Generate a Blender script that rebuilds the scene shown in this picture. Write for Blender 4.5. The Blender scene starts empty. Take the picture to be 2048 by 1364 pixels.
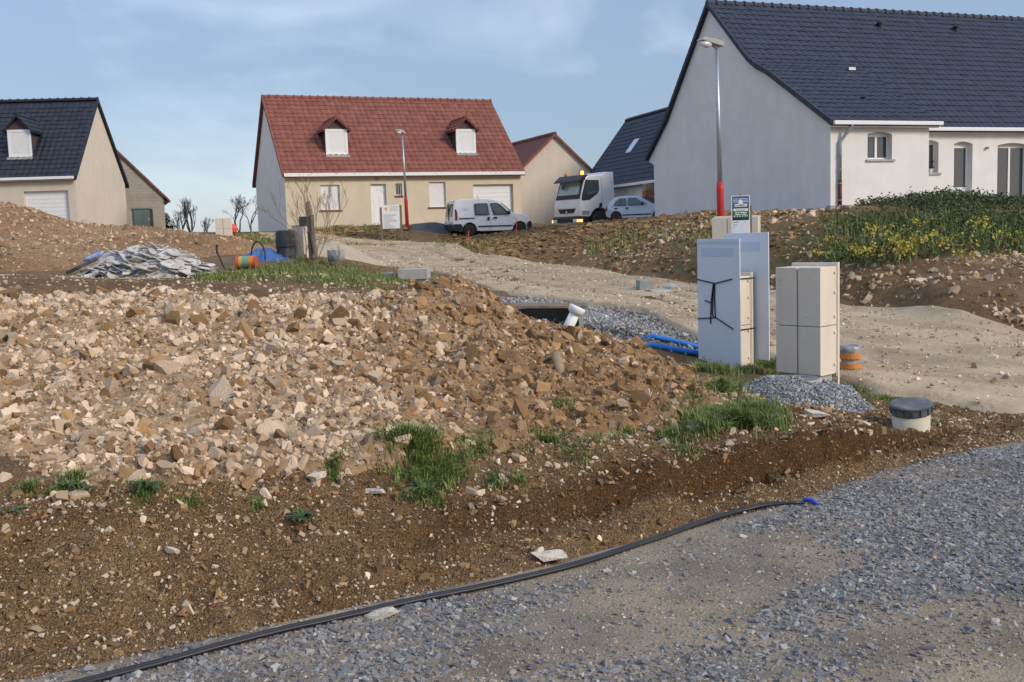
import bpy, bmesh, math, random
import numpy as np
from mathutils import Vector, Matrix
random.seed(7); RNG = np.random.default_rng(11)
S = bpy.context.scene
COL = S.collection
# ------------------------------------------------------------------ camera
PITCH, ROLL, FPX, CZ = 0.1044, 0.0333, 2053.0, 1.65
cF = np.array([0, math.cos(PITCH), -math.sin(PITCH)])
_R0 = np.array([1., 0, 0]); _U0 = np.array([0, math.sin(PITCH), math.cos(PITCH)])
cR = math.cos(ROLL)*_R0 - math.sin(ROLL)*_U0
cU = math.sin(ROLL)*_R0 + math.cos(ROLL)*_U0
cam = bpy.data.cameras.new('camera'); camo = bpy.data.objects.new('camera', cam); COL.objects.link(camo)
cam.sensor_fit = 'HORIZONTAL'; cam.sensor_width = 36; cam.lens = 36*FPX/2048
cam.clip_start = 0.05; cam.clip_end = 6000
camo.matrix_world = Matrix(((cR[0], cU[0], -cF[0], 0), (cR[1], cU[1], -cF[1], 0), (cR[2], cU[2], -cF[2], CZ), (0, 0, 0, 1)))
S.camera = camo
# ------------------------------------------------------------------ sky, sun, exposure
SUN_AZ = math.radians(121)     # to-sun direction, clockwise from +Y (behind the camera, to the right)
SUN_EL = math.radians(29)
world = bpy.data.worlds.new('World'); S.world = world; world.use_nodes = True
nt = world.node_tree; nt.nodes.clear()
wo = nt.nodes.new('ShaderNodeOutputWorld'); wb = nt.nodes.new('ShaderNodeBackground')
sk = nt.nodes.new('ShaderNodeTexSky'); sk.sky_type = 'NISHITA'; sk.sun_disc = False
sk.sun_elevation = SUN_EL; sk.sun_rotation = SUN_AZ; sk.air_density = 1.0; sk.dust_density = 0.6; sk.ozone_density = 3.0
tc = nt.nodes.new('ShaderNodeTexCoord'); mp = nt.nodes.new('ShaderNodeMapping')
mp.inputs['Scale'].default_value = (1.3, 1.0, 2.7)
mp.inputs['Rotation'].default_value = (0, math.radians(9), 0)
n1 = nt.nodes.new('ShaderNodeTexNoise'); n1.inputs['Scale'].default_value = 2.6; n1.inputs['Detail'].default_value = 5; n1.inputs['Roughness'].default_value = 0.5; n1.inputs['Distortion'].default_value = 0.5
cr = nt.nodes.new('ShaderNodeValToRGB')
cr.color_ramp.elements[0].position = 0.48; cr.color_ramp.elements[0].color = (0, 0, 0, 1)
cr.color_ramp.elements[1].position = 0.74; cr.color_ramp.elements[1].color = (0.95, 0.95, 0.95, 1)
# thin overcast over the clear sky: cloud veil with the standard overcast luminance (zenith brighter than horizon)
veil = nt.nodes.new('ShaderNodeMix'); veil.data_type = 'RGBA'; veil.inputs['A'].default_value = (0.95, 1.2, 1.66, 1); veil.inputs['B'].default_value = (2.35, 2.6, 3.0, 1)
sx = nt.nodes.new('ShaderNodeSeparateXYZ'); mr_ = nt.nodes.new('ShaderNodeMapRange'); mr_.inputs['To Min'].default_value = 0.85; mr_.inputs['To Max'].default_value = 2.5
vs_ = nt.nodes.new('ShaderNodeVectorMath'); vs_.operation = 'SCALE'
mx = nt.nodes.new('ShaderNodeMix'); mx.data_type = 'RGBA'; mx.inputs['Factor'].default_value = 0.8
lk = nt.links.new
lk(tc.outputs['Generated'], mp.inputs['Vector']); lk(mp.outputs['Vector'], n1.inputs['Vector']); lk(n1.outputs['Fac'], cr.inputs['Fac']); lk(cr.outputs['Color'], veil.inputs['Factor'])
lk(tc.outputs['Generated'], sx.inputs['Vector']); lk(sx.outputs['Z'], mr_.inputs['Value']); lk(veil.outputs['Result'], vs_.inputs[0]); lk(mr_.outputs['Result'], vs_.inputs['Scale'])
lk(sk.outputs['Color'], mx.inputs['A']); lk(vs_.outputs['Vector'], mx.inputs['B']); lk(mx.outputs['Result'], wb.inputs['Color']); wb.inputs['Strength'].default_value = 0.125
lk(wb.outputs['Background'], wo.inputs['Surface'])
sl = bpy.data.lights.new('sun', 'SUN'); sl.energy = 1.25; sl.angle = math.radians(14); sl.color = (1.0, 0.86, 0.70)
so = bpy.data.objects.new('sun', sl); COL.objects.link(so); so.location = (30, -30, 40)
to_sun = Vector((math.sin(SUN_AZ)*math.cos(SUN_EL), math.cos(SUN_AZ)*math.cos(SUN_EL), math.sin(SUN_EL)))
so.rotation_euler = to_sun.to_track_quat('Z', 'Y').to_euler()
S.view_settings.view_transform = 'Standard'; S.view_settings.look = 'None'; S.view_settings.exposure = 1.1; S.view_settings.gamma = 1
S.render.engine = 'CYCLES'

# ------------------------------------------------------------------ helpers
def ray(px, py):
    return cF*FPX + cR*(px-1024) + cU*(682-py)
def U(px, py, d):                 # point on a pixel's ray at forward distance d
    r = ray(px, py); k = d/r[1]
    return np.array([r[0]*k, d, CZ + r[2]*k])
def proj(P):
    P = np.asarray(P, float) - np.array([0, 0, CZ]); dd = P @ cF
    return 1024 + FPX*(P @ cR)/dd, 682 - FPX*(P @ cU)/dd, dd
def hsh(i, j, s):
    v = (i*374761393 + j*668265263 + s*1442695041) & 0xffffffff
    v = ((v ^ (v >> 13))*1274126177) & 0xffffffff
    return ((v ^ (v >> 16)) & 0xffff)/65535.0
def vnoise(x, y, s=0):
    x = np.asarray(x, float); y = np.asarray(y, float)
    i = np.floor(x).astype(np.int64); j = np.floor(y).astype(np.int64); u = x-i; v = y-j
    u = u*u*(3-2*u); v = v*v*(3-2*v)
    a = hsh(i, j, s); b = hsh(i+1, j, s); c = hsh(i, j+1, s); d = hsh(i+1, j+1, s)
    return (a*(1-u)+b*u)*(1-v) + (c*(1-u)+d*u)*v
def fbm(x, y, s=0, o=4, g=0.5):
    t = 0; a = 1; n = 0; f = 1.0
    for k in range(o):
        t = t + a*vnoise(x*f+7.3*k, y*f+3.1*k, s+k); n += a; a *= g; f *= 2.03
    return t/n - 0.5
def smooth(a, b, x):
    t = np.clip((x-a)/(b-a), 0, 1); return t*t*(3-2*t)
def tps_fit(P, reg=1e-3):
    P = np.array(P, float); X = P[:, :2]/10; n = len(P)
    r2 = ((X[:, None]-X[None])**2).sum(-1); K = np.where(r2 > 0, 0.5*r2*np.log(r2+1e-12), 0) + reg*np.eye(n)
    Q = np.c_[np.ones(n), X]; A = np.block([[K, Q], [Q.T, np.zeros((3, 3))]])
    w = np.linalg.solve(A, np.r_[P[:, 2], 0, 0, 0]); return X, w
def tps(m, x, y):
    X, w = m; x = np.asarray(x, float)/10; y = np.asarray(y, float)/10; sh = x.shape
    x = x.ravel(); y = y.ravel(); o = w[-3] + w[-2]*x + w[-1]*y
    for k in range(len(X)):
        r2 = (x-X[k, 0])**2 + (y-X[k, 1])**2; o = o + w[k]*0.5*r2*np.log(r2+1e-12)
    return o.reshape(sh)

# ---- node material helper
def mat(name, col, rough=0.8, var=0.0, vscale=8.0, bump=0.0, bscale=60.0, metal=0.0, col2=None, spec=0.3, attr=None, objrand=0.0, dirt=None, dscale=3.0, damt=0.5, det=4, emit=None, coat=0.0, alpha=1.0, t2r=0.38, streak=0.0):
    m = bpy.data.materials.new(name); m.use_nodes = True; t = m.node_tree; b = t.nodes['Principled BSDF']
    b.inputs['Roughness'].default_value = rough; b.inputs['Metallic'].default_value = metal; b.inputs['Specular IOR Level'].default_value = spec
    b.inputs['Coat Weight'].default_value = coat; b.inputs['Alpha'].default_value = alpha
    L = t.links.new
    def N(k): return t.nodes.new(k)
    c = N('ShaderNodeRGB'); c.outputs[0].default_value = (*col, 1); out = c.outputs[0]
    co = N('ShaderNodeTexCoord').outputs['Object']
    def noise(sc, d=4, ro=0.55):
        q = N('ShaderNodeTexNoise'); q.inputs['Scale'].default_value = sc; q.inputs['Detail'].default_value = d; q.inputs['Roughness'].default_value = ro
        L(co, q.inputs['Vector']); return q.outputs['Fac']
    def mixc(f, a, bcol, mode='MIX'):
        q = N('ShaderNodeMix'); q.data_type = 'RGBA'; q.blend_type = mode; L(a, q.inputs['A'])
        if isinstance(bcol, tuple): q.inputs['B'].default_value = (*bcol, 1)
        else: L(bcol, q.inputs['B'])
        if isinstance(f, float): q.inputs['Factor'].default_value = f
        else: L(f, q.inputs['Factor'])
        return q.outputs['Result']
    def noise_st(sc, st):
        q = N('ShaderNodeTexNoise'); q.inputs['Scale'].default_value = sc; q.inputs['Detail'].default_value = 6; q.inputs['Roughness'].default_value = 0.65; mm = N('ShaderNodeMapping'); mm.inputs['Scale'].default_value = (1, 1, st); L(co, mm.inputs['Vector']); L(mm.outputs['Vector'], q.inputs['Vector']); return q.outputs['Fac']
    def ramp(src, a, bb, va=0.0, vb=1.0):
        q = N('ShaderNodeMapRange'); q.inputs['From Min'].default_value = a; q.inputs['From Max'].default_value = bb; q.inputs['To Min'].default_value = va; q.inputs['To Max'].default_value = vb
        L(src, q.inputs['Value']); return q.outputs['Result']
    def scale_val(src, out):
        q = N('ShaderNodeHueSaturation'); L(src, q.inputs['Value']); L(out, q.inputs['Color']); return q.outputs['Color']
    if col2 is not None and not attr: out = mixc(ramp(noise(vscale, det), 0.38, 0.62), out, col2)
    if attr:
        a = N('ShaderNodeAttribute'); a.attribute_name = attr
        if col2 is not None: out = mixc(ramp(a.outputs['Fac'], 0, 1), out, col2)
        a2 = N('ShaderNodeAttribute'); a2.attribute_name = 'tint2'
        out = scale_val(ramp(a2.outputs['Fac'], 0, 1, 1-t2r, 1+t2r), out)
    if objrand:
        oi = N('ShaderNodeObjectInfo'); out = scale_val(ramp(oi.outputs['Random'], 0, 1, 1-objrand, 1+objrand), out)
    if var: out = scale_val(ramp(noise(vscale*1.7, det), 0.3, 0.7, 1-var, 1+var), out)
    if streak: out = mixc(ramp(noise_st(streak, 0.12), 0.5, 0.72, 0, 0.45), out, dirt)
    if dirt: out = mixc(ramp(noise(dscale, 6, 0.65), 0.5, 0.68, 0, damt), out, dirt)
    L(out, b.inputs['Base Color'])
    if bump:
        bp = N('ShaderNodeBump'); bp.inputs['Strength'].default_value = bump; bp.inputs['Distance'].default_value = 0.02
        L(noise(bscale, 5), bp.inputs['Height']); L(bp.outputs['Normal'], b.inputs['Normal'])
    if emit: b.inputs['Emission Color'].default_value = (*emit[:3], 1); b.inputs['Emission Strength'].default_value = emit[3]
    return m
# ---- objects
def tag(o, label, cat, group=None):
    o['label'] = label; o['category'] = cat
    if group: o['group'] = group
    return o
def thing(name, label, cat, loc=(0, 0, 0), rz=0.0, group=None):
    o = bpy.data.objects.new(name, None); COL.objects.link(o); o.empty_display_size = 0.2
    o.location = loc; o.rotation_euler = (0, 0, rz); return tag(o, label, cat, group)
def link(name, me, m, parent=None, smooth_=False):
    o = bpy.data.objects.new(name, me); COL.objects.link(o)
    if m and not me.materials: me.materials.append(m)
    if parent: o.parent = parent
    if smooth_: me.polygons.foreach_set('use_smooth', [True]*len(me.polygons))
    return o
def np_mesh(name, V, F, tint=None, tint2=None, smooth_=False):
    me = bpy.data.meshes.new(name); V = np.asarray(V, np.float32); F = np.asarray(F, np.int32); k = F.shape[1]
    me.vertices.add(len(V)); me.vertices.foreach_set('co', V.ravel())
    me.loops.add(F.size); me.loops.foreach_set('vertex_index', F.ravel())
    me.polygons.add(len(F)); me.polygons.foreach_set('loop_start', np.arange(0, F.size, k, dtype=np.int32))
    me.polygons.foreach_set('use_smooth', np.full(len(F), bool(smooth_)))
    me.update(calc_edges=True)
    for nme, arr in (('tint', tint), ('tint2', tint2)):
        if arr is not None:
            a = me.attributes.new(nme, 'FLOAT', 'POINT'); a.data.foreach_set('value', np.asarray(arr, np.float32))
    return me
class MB:
    def __init__(s): s.v = []; s.f = []
    def poly(s, pts): i = len(s.v); s.v += [tuple(p) for p in pts]; s.f.append(list(range(i, i+len(pts)))); return s
    def add(s, vs, fs): i = len(s.v); s.v += [tuple(p) for p in vs]; s.f += [[i+k for k in f] for f in fs]; return s
    def box(s, x0, x1, y0, y1, z0, z1, M=None):
        vs = [Vector((x, y, z)) for z in (z0, z1) for y in (y0, y1) for x in (x0, x1)]
        if M: vs = [M @ v for v in vs]
        return s.add(vs, [(0, 2, 3, 1), (4, 5, 7, 6), (0, 1, 5, 4), (2, 6, 7, 3), (0, 4, 6, 2), (1, 3, 7, 5)])
    def prism(s, pts, d, M=None):       # pts: closed ring of 3D points, extruded by vector d
        n = len(pts); a = [Vector(p) for p in pts]; b = [p+Vector(d) for p in a]
        vs = a+b
        if M: vs = [M @ v for v in vs]
        return s.add(vs, [list(range(n))[::-1], list(range(n, 2*n))] + [(i, (i+1) % n, n+(i+1) % n, n+i) for i in range(n)])
    def tube(s, path, r, sides=8, cap=True):
        path = [Vector(p) for p in path]; n = len(path); rr = r if isinstance(r, (list, tuple)) else [r]*n; base = len(s.v); up = None
        for i, p in enumerate(path):
            t = (path[min(i+1, n-1)]-path[max(i-1, 0)]).normalized()
            if up is None: up = Vector((0, 0, 1)) if abs(t.z) < 0.9 else Vector((1, 0, 0))
            a = t.cross(up).normalized(); b = a.cross(t).normalized(); up = b
            for k in range(sides):
                th = 2*math.pi*k/sides; s.v.append(tuple(p + (a*math.cos(th)+b*math.sin(th))*rr[i]))
        for i in range(n-1):
            for k in range(sides):
                q = (k+1) % sides; s.f.append([base+i*sides+k, base+i*sides+q, base+(i+1)*sides+q, base+(i+1)*sides+k])
        if cap:
            s.f.append([base+k for k in range(sides)][::-1]); s.f.append([base+(n-1)*sides+k for k in range(sides)])
        return s
    def lathe(s, prof, sides=16, c=(0, 0, 0), M=None, sx=1, sy=1):   # prof: (r,z)
        base = len(s.v); n = len(prof)
        for (r, z) in prof:
            for k in range(sides):
                th = 2*math.pi*k/sides; v = Vector((c[0]+r*sx*math.cos(th), c[1]+r*sy*math.sin(th), c[2]+z))
                if M: v = M @ v
                s.v.append(tuple(v))
        for i in range(n-1):
            for k in range(sides):
                q = (k+1) % sides; s.f.append([base+i*sides+k, base+i*sides+q, base+(i+1)*sides+q, base+(i+1)*sides+k])
        s.f.append([base+k for k in range(sides)][::-1]); s.f.append([base+(n-1)*sides+k for k in range(sides)])
        return s
    def mesh(s, name, smooth_=False):
        me = bpy.data.meshes.new(name); me.from_pydata(s.v, [], s.f); me.update()
        if smooth_: me.polygons.foreach_set('use_smooth', [True]*len(me.polygons))
        return me
    def build(s, name, m, parent=None, smooth_=False, bevel=0.0):
        o = link(name, s.mesh(name, smooth_), m, parent)
        if bevel:
            q = o.modifiers.new('bevel', 'BEVEL'); q.width = bevel; q.segments = 2; q.limit_method = 'ANGLE'
        return o
def rand_rot(n):
    q = RNG.normal(size=(n, 4)); q /= np.linalg.norm(q, axis=1)[:, None]; w, x, y, z = q.T
    return np.stack([np.stack([1-2*(y*y+z*z), 2*(x*y-z*w), 2*(x*z+y*w)], -1), np.stack([2*(x*y+z*w), 1-2*(x*x+z*z), 2*(y*z-x*w)], -1), np.stack([2*(x*z-y*w), 2*(y*z+x*w), 1-2*(x*x+y*y)], -1)], 1)
def rock_mesh(cuts, seed, flat=0.75):      # a block broken off by random planes
    r = np.random.default_rng(seed); bm = bmesh.new(); bmesh.ops.create_cube(bm, size=1.0)
    for v in bm.verts: v.co += Vector(r.normal(0, 0.05, 3))
    for _ in range(cuts):
        n = r.normal(size=3); n /= np.linalg.norm(n); d = r.uniform(0.30, 0.50)
        g = bmesh.ops.bisect_plane(bm, geom=bm.verts[:]+bm.edges[:]+bm.faces[:], plane_co=Vector(n*d), plane_no=Vector(n), clear_outer=True)
        eg = [e for e in g['geom_cut'] if isinstance(e, bmesh.types.BMEdge)]
        if eg: bmesh.ops.holes_fill(bm, edges=[e for e in bm.edges if e.is_boundary], sides=0)
    bmesh.ops.remove_doubles(bm, verts=bm.verts, dist=0.04); bmesh.ops.recalc_face_normals(bm, faces=bm.faces)
    sc = Vector((1.12, r.uniform(0.68, 1.0), r.uniform(flat*0.6, flat)))
    for v in bm.verts: v.co = Vector((v.co.x*sc.x, v.co.y*sc.y, v.co.z*sc.z))
    bmesh.ops.triangulate(bm, faces=bm.faces); bm.verts.index_update()
    V = np.array([v.co[:] for v in bm.verts]); F = np.array([[v.index for v in f.verts] for f in bm.faces]); bm.free()
    return V, F
BIG = [rock_mesh(11, 100+k, 0.85) for k in range(16)]
MID = [rock_mesh(6, 200+k, 0.85) for k in range(14)]
CHIP = [rock_mesh(3, 300+k, 0.55) for k in range(14)]
def scatter(name, lib, P, sc, m, parent=None, tint=None, label=None, cat=None, flatten=None):
    P = np.asarray(P); n = len(P); R = rand_rot(n); which = RNG.integers(0, len(lib), n)
    if tint is None: tint = RNG.random(n)
    t2 = RNG.random(n); VV = []; FF = []; T = []; T2 = []; off = 0
    for k, (V, F) in enumerate(lib):
        I = np.where(which == k)[0]
        if not len(I): continue
        W = np.einsum('nij,vj->nvi', R[I], V)
        if flatten: W[:, :, 2] *= flatten
        W = W*np.asarray(sc)[I][:, None, None] + P[I][:, None, :]
        VV.append(W.reshape(-1, 3)); FF.append((F[None]+(np.arange(len(I))*len(V))[:, None, None]).reshape(-1, 3)+off); off += len(I)*len(V)
        T.append(np.repeat(tint[I], len(V))); T2.append(np.repeat(t2[I], len(V)))
    me = np_mesh(name, np.concatenate(VV), np.concatenate(FF), np.concatenate(T), np.concatenate(T2))
    o = link(name, me, m, parent); o['kind'] = 'stuff'
    if label: o['label'] = label; o['category'] = cat
    return o
def sheet(name, P, F, m, **k): return link(name, np_mesh(name, P, F, **k), m)

# ------------------------------------------------------------------ terrain height
def road_d(px, py):               # the dirt road is a plane rising gently away from the camera
    r = ray(px, py); r = r/r[1]; return (-1.984)/(r[2]-0.0328)
CP = []
for (px, py, d) in [(0,1010,5.0),(300,975,5.2),(700,950,5.7),(1000,925,6.1),(1300,895,6.5),(1560,855,6.9),(1700,838,7.3),(1790,868,7.7),
    (1500,790,8.3),(1600,760,9.8),(1420,735,10.8),(1740,790,9.2),(1560,720,11.5),(0,560,12),(100,553,14),(350,562,15),(600,548,16),(800,568,16.5),
    (0,545,20),(300,556,19),(495,538,20),(630,520,22),(700,520,24),(760,545,22),(855,570,21.5),(1100,640,12),(1000,620,14),(1250,650,12.5),(1350,708,11.3),(900,578,19),
    (700,495,42),(640,492,42),(780,486,46),(600,475,46),(815,458,48.5),(945,472,48),(1058,460,48),(1180,452,60),(1260,447,57),
    (1100,505,33),(1150,455,40),(1000,480,42),(1300,500,27),(1300,440,36),(1400,425,32),(1443,497,24),(1560,440,30),(1664,426,34),(1600,500,22),
    (1700,525,18.5),(1900,530,17),(2048,545,16),(1850,575,15.6),(1700,560,17.5),(1900,405,28),(1750,470,22),(2048,410,28),(1820,415,34),(1480,428,37),
    (430,472,50),(330,464,62),(500,464,56),(0,462,55),(180,470,44),(2300,700,12.5),(2500,560,16),(2400,420,28)]:
    CP.append(U(px, py, d))
ROAD_NEAR = [(860,545),(1000,590),(1130,607),(1280,628),(1400,690),(1760,800)]
ROAD_FAR = [(960,510),(1100,530),(1250,548),(1400,560),(1560,588),(1700,615),(2048,662)]
for q in ROAD_NEAR+ROAD_FAR: CP.append(U(q[0], q[1], road_d(*q)))
for w in [(-10.9,51.1,2.12),(0.76,56.1,2.12),(-14.3,59,2.12),(-22.15,53.35,2.5),(-22.7,61.7,2.58),(-35,55,2.7),(10.67,34.17,1.92),(6.5,45.4,2.0),(14.5,37,2.1),(22,40,2.2),(30,30,2.0),
          (-14,10,1.4),(-20,25,2.0),(-12,5,0.5),(-7,4,0.45),(9,11.5,0.1),(14,11,0.1),(7,8,0.02),(12,5,0.0),(0,85,2.3),(-50,85,2.6),(50,85,2.3),(-50,40,2.6),(50,40,2.0),(40,5,0.3),(-40,5,1.0)]:
    CP.append(np.array(w, float))
TM = tps_fit(CP, 2e-3)
EDGE = [(-12.0,-2.2),(-5.0,1.95),(-1.65,3.92),(0.0,4.83),(1.75,6.05),(2.6,6.75),(3.75,7.45),(6.0,8.25),(10,9.2),(16,10.2)]
ex_ = np.array([e[0] for e in EDGE]); ey_ = np.array([e[1] for e in EDGE])
def edge_s(x, y):                  # + behind the gravel edge, - on the gravel lane
    return (y - np.interp(x, ex_, ey_))*0.82
def upper(x, y):
    z = tps(TM, x, y); r = np.maximum(np.abs(x)/55, (y-45)/40)
    return z*(1-smooth(0.9, 1.4, r)) + 2.2*smooth(0.9, 1.4, r)
def ground(x, y):
    x = np.asarray(x, float); y = np.asarray(y, float); s = edge_s(x, y)
    w = np.interp(x, [-3, 0, 1.5, 2.6, 4.0, 6], [1.15, 1.1, 0.8, 0.65, 0.9, 1.8])
    p = np.clip(s/w, 0, 1)
    steep = (0.45+0.55*smooth(0.4, 1.6, x))*smooth(-1.5, 0.4, x)*(1-smooth(3.3, 4.0, x)); pw = p + 0.22*fbm(x*1.7, x*0.3, 19, 3) + 0.10*fbm(x*6, y*3, 18, 2)
    k = (1-steep)*(0.75*smooth(0, 1, p)+0.25*p) + steep*(0.16*smooth(0.0, 0.45, p)+0.84*smooth(0.47, 0.54, pw)*smooth(0.1, 0.4, p))
    flat = 0.0 + 0.012*np.sin(x*1.3+y*0.7)
    z = flat*(1-k) + upper(x, y)*k
    return np.where(y < -8, flat*0, z)
_rc = [(U(a, b_, road_d(a, b_))[:2]) for a, b_ in [(1000, 545), (1100, 562), (1250, 585), (1400, 615), (1560, 645), (1700, 690), (1900, 735)]] + [np.array([8.0, 10.9]), np.array([13.0, 11.2]), np.array([22.0, 12.2])]
def ground(x, y, g0=ground):
    z = g0(x, y); x = np.asarray(x, float); y = np.asarray(y, float); D = np.full(z.shape, 99.)
    for a, c in zip(_rc[:-1], _rc[1:]):
        d = c-a; t = np.clip(((x-a[0])*d[0]+(y-a[1])*d[1])/(d @ d), 0, 1); D = np.minimum(D, np.hypot(x-a[0]-t*d[0], y-a[1]-t*d[1]))
    k = (1-smooth(1.5, 2.6, D))*(1-smooth(30, 38, y))*smooth(0.2, 1.0, edge_s(x, y))
    return z*(1-k) + (CZ-1.984+0.0328*y-0.0)*k
ROADW = None
def gz(x, y): return float(ground(np.array([x]), np.array([y]))[0])
def G(px, py, hf=None, dmin=2.5, dmax=90):        # where a pixel's ray meets the ground
    r = ray(px, py); r = r/r[1]; d = np.geomspace(dmin, dmax, 1500)
    z = (hf or ground)(r[0]*d, d); hit = np.where(CZ + r[2]*d < z)[0]
    dd = d[hit[0]] if len(hit) else dmax
    return Vector((r[0]*dd, dd, float(z[hit[0]]) if len(hit) else CZ+r[2]*dd))
def at(px, d): # ground point under a pixel column at a distance
    x = (px-1024)/FPX*d*1.0
    for _ in range(4):
        q = proj((x, d, gz(x, d))); x += (px-q[0])/FPX*d
    return Vector((x, d, gz(x, d)))

# ------------------------------------------------------------------ materials
M = {}
M['soil'] = mat('soil', (0.165, 0.095, 0.048), 0.95, col2=(0.26, 0.165, 0.092), vscale=2.2, var=0.28, bump=1.0, bscale=45)
M['heap_soil'] = mat('heap_soil', (0.225, 0.13, 0.062), 0.95, attr='tint', col2=(0.34, 0.225, 0.13), var=0.35, vscale=9, bump=1.0, bscale=40)
M['stone'] = mat('limestone', (0.56, 0.425, 0.295), 0.9, objrand=0.2, var=0.12, vscale=4, bump=0.5, bscale=14, dirt=(0.27, 0.165, 0.085), dscale=1.6, damt=0.8)
M['stone_s'] = mat('small_limestone', (0.27, 0.16, 0.08), 0.9, attr='tint', col2=(0.58, 0.44, 0.305), bump=0.4, bscale=50)
M['clod'] = mat('clay_clod', (0.26, 0.15, 0.07), 0.95, objrand=0.25, var=0.25, vscale=6, bump=1.0, bscale=20)
M['pebble'] = mat('pale_pebble', (0.32, 0.21, 0.12), 0.9, attr='tint', col2=(0.66, 0.56, 0.42))
M['gravel'] = mat('slate_gravel', (0.125, 0.127, 0.140), 0.78, attr='tint', col2=(0.33, 0.31, 0.28), spec=0.4)
M['greygravel'] = mat('grey_gravel', (0.20, 0.20, 0.20), 0.85, attr='tint', col2=(0.42, 0.42, 0.41))
M['fines'] = mat('gravel_fines', (0.22, 0.185, 0.145), 0.95, col2=(0.34, 0.265, 0.18), vscale=1.3, var=0.3, bump=1.0, bscale=70)
M['road'] = mat('dirt_road', (0.47, 0.36, 0.24), 0.95, attr='tint', col2=(0.35, 0.255, 0.16), vscale=0.6, var=0.14, bump=1.0, bscale=14, dirt=(0.24, 0.17, 0.11), dscale=0.9, damt=0.55)
M['grass'] = mat('grass', (0.085, 0.145, 0.03), 0.7, attr='tint', col2=(0.25, 0.27, 0.085))
M['leaf'] = mat('leaf', (0.045, 0.068, 0.025), 0.7, attr='tint', col2=(0.11, 0.125, 0.05))
M['yellow'] = mat('yellow_flower', (0.46, 0.38, 0.06), 0.7)
M['dry'] = mat('dry_stem', (0.30, 0.21, 0.13), 0.9, var=0.3, vscale=10)
M['cream_wall'] = mat('cream_render', (0.62, 0.54, 0.44), 0.92, var=0.05, vscale=1.2, bump=0.25, bscale=120, dirt=(0.50, 0.45, 0.38), dscale=0.5, damt=0.35, streak=2.2)
M['white_wall'] = mat('pale_render', (0.76, 0.735, 0.70), 0.92, var=0.05, vscale=0.9, bump=0.25, bscale=120, dirt=(0.66, 0.64, 0.61), dscale=0.5, damt=0.4, streak=2.2)
M['yellow_wall'] = mat('beige_render', (0.63, 0.54, 0.40), 0.92, var=0.06, vscale=0.8, bump=0.25, bscale=110, dirt=(0.56, 0.49, 0.37), dscale=0.45, damt=0.5, streak=2.2)
M['block_wall'] = mat('block_wall', (0.36, 0.32, 0.27), 0.95, var=0.12, vscale=1.2, bump=0.4, bscale=40, dirt=(0.27, 0.25, 0.22), dscale=1.2, damt=0.6)
M['plinth'] = mat('cement_plinth', (0.36, 0.35, 0.33), 0.95, var=0.12, vscale=3, bump=0.3)
M['slate'] = mat('slate_tile', (0.028, 0.036, 0.056), 0.58, objrand=0.14, var=0.12, vscale=3, spec=0.35, bump=0.2, bscale=30)
M['slate_s'] = mat('slate_tile_far', (0.026, 0.033, 0.052), 0.58, attr='tint', col2=(0.031, 0.039, 0.060), spec=0.35, t2r=0.12)
M['black'] = mat('black_tile', (0.022, 0.025, 0.036), 0.6, objrand=0.2, var=0.15, vscale=3, spec=0.35)
M['black_s'] = mat('black_tile_far', (0.018, 0.021, 0.031), 0.6, attr='tint', col2=(0.028, 0.031, 0.042), spec=0.35, t2r=0.12)
M['red'] = mat('red_tile', (0.225, 0.083, 0.060), 0.85, objrand=0.15, var=0.15, vscale=3, bump=0.3, bscale=30)
M['red_s'] = mat('red_tile_far', (0.20, 0.072, 0.052), 0.85, attr='tint', col2=(0.25, 0.094, 0.068), t2r=0.12)
M['white'] = mat('white_pvc', (0.78, 0.78, 0.77), 0.45, var=0.03, vscale=3)
M['whitepaint'] = mat('white_car_paint', (0.70, 0.71, 0.72), 0.28, coat=0.5, var=0.03, vscale=2, dirt=(0.42, 0.36, 0.28), dscale=1.6, damt=0.28)
M['silver'] = mat('silver_car_paint', (0.42, 0.46, 0.53), 0.3, metal=0.4, coat=0.5, var=0.03)
M['glass'] = mat('window_glass', (0.045, 0.05, 0.06), 0.06, spec=0.9)
M['carglass'] = mat('car_glass', (0.05, 0.07, 0.07), 0.05, spec=0.9)
M['seeglass'] = mat('windscreen_glass', (0.30, 0.36, 0.31), 0.06, spec=0.9)
M['blackplastic'] = mat('black_plastic', (0.022, 0.023, 0.027), 0.5, var=0.2)
M['tyre'] = mat('tyre_rubber', (0.03, 0.028, 0.026), 0.85, var=0.3, dirt=(0.2, 0.15, 0.1), dscale=6, damt=0.5)
M['rim'] = mat('steel_rim', (0.40, 0.36, 0.31), 0.55, metal=0.2, var=0.2, vscale=10)
M['zinc'] = mat('galvanised_steel', (0.42, 0.45, 0.48), 0.45, metal=0.75, var=0.14, vscale=14)
M['redpaint'] = mat('red_sleeve', (0.52, 0.035, 0.035), 0.5, var=0.12, vscale=4)
M['brownpipe'] = mat('brown_pipe', (0.12, 0.035, 0.03), 0.5)
M['cabinet'] = mat('cream_polyester', (0.70, 0.61, 0.50), 0.6, var=0.03, vscale=2, dirt=(0.55, 0.48, 0.40), dscale=1.5, damt=0.2, streak=6.0)
M['backgrey'] = mat('grey_back_panel', (0.37, 0.36, 0.345), 0.75, var=0.05, vscale=3, bump=0.1, bscale=80)
M['board'] = mat('white_panel', (0.66, 0.70, 0.76), 0.4, var=0.02, vscale=2)
M['boardprint'] = mat('faded_print', (0.52, 0.60, 0.71), 0.45)
M['cord'] = mat('black_cord', (0.012, 0.012, 0.015), 0.7)
M['bluepipe'] = mat('blue_pipe', (0.022, 0.16, 0.52), 0.45, var=0.1)
M['hose'] = mat('black_polypipe', (0.018, 0.019, 0.024), 0.42, spec=0.35, dirt=(0.14, 0.11, 0.08), dscale=2.5, damt=0.2)
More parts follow.
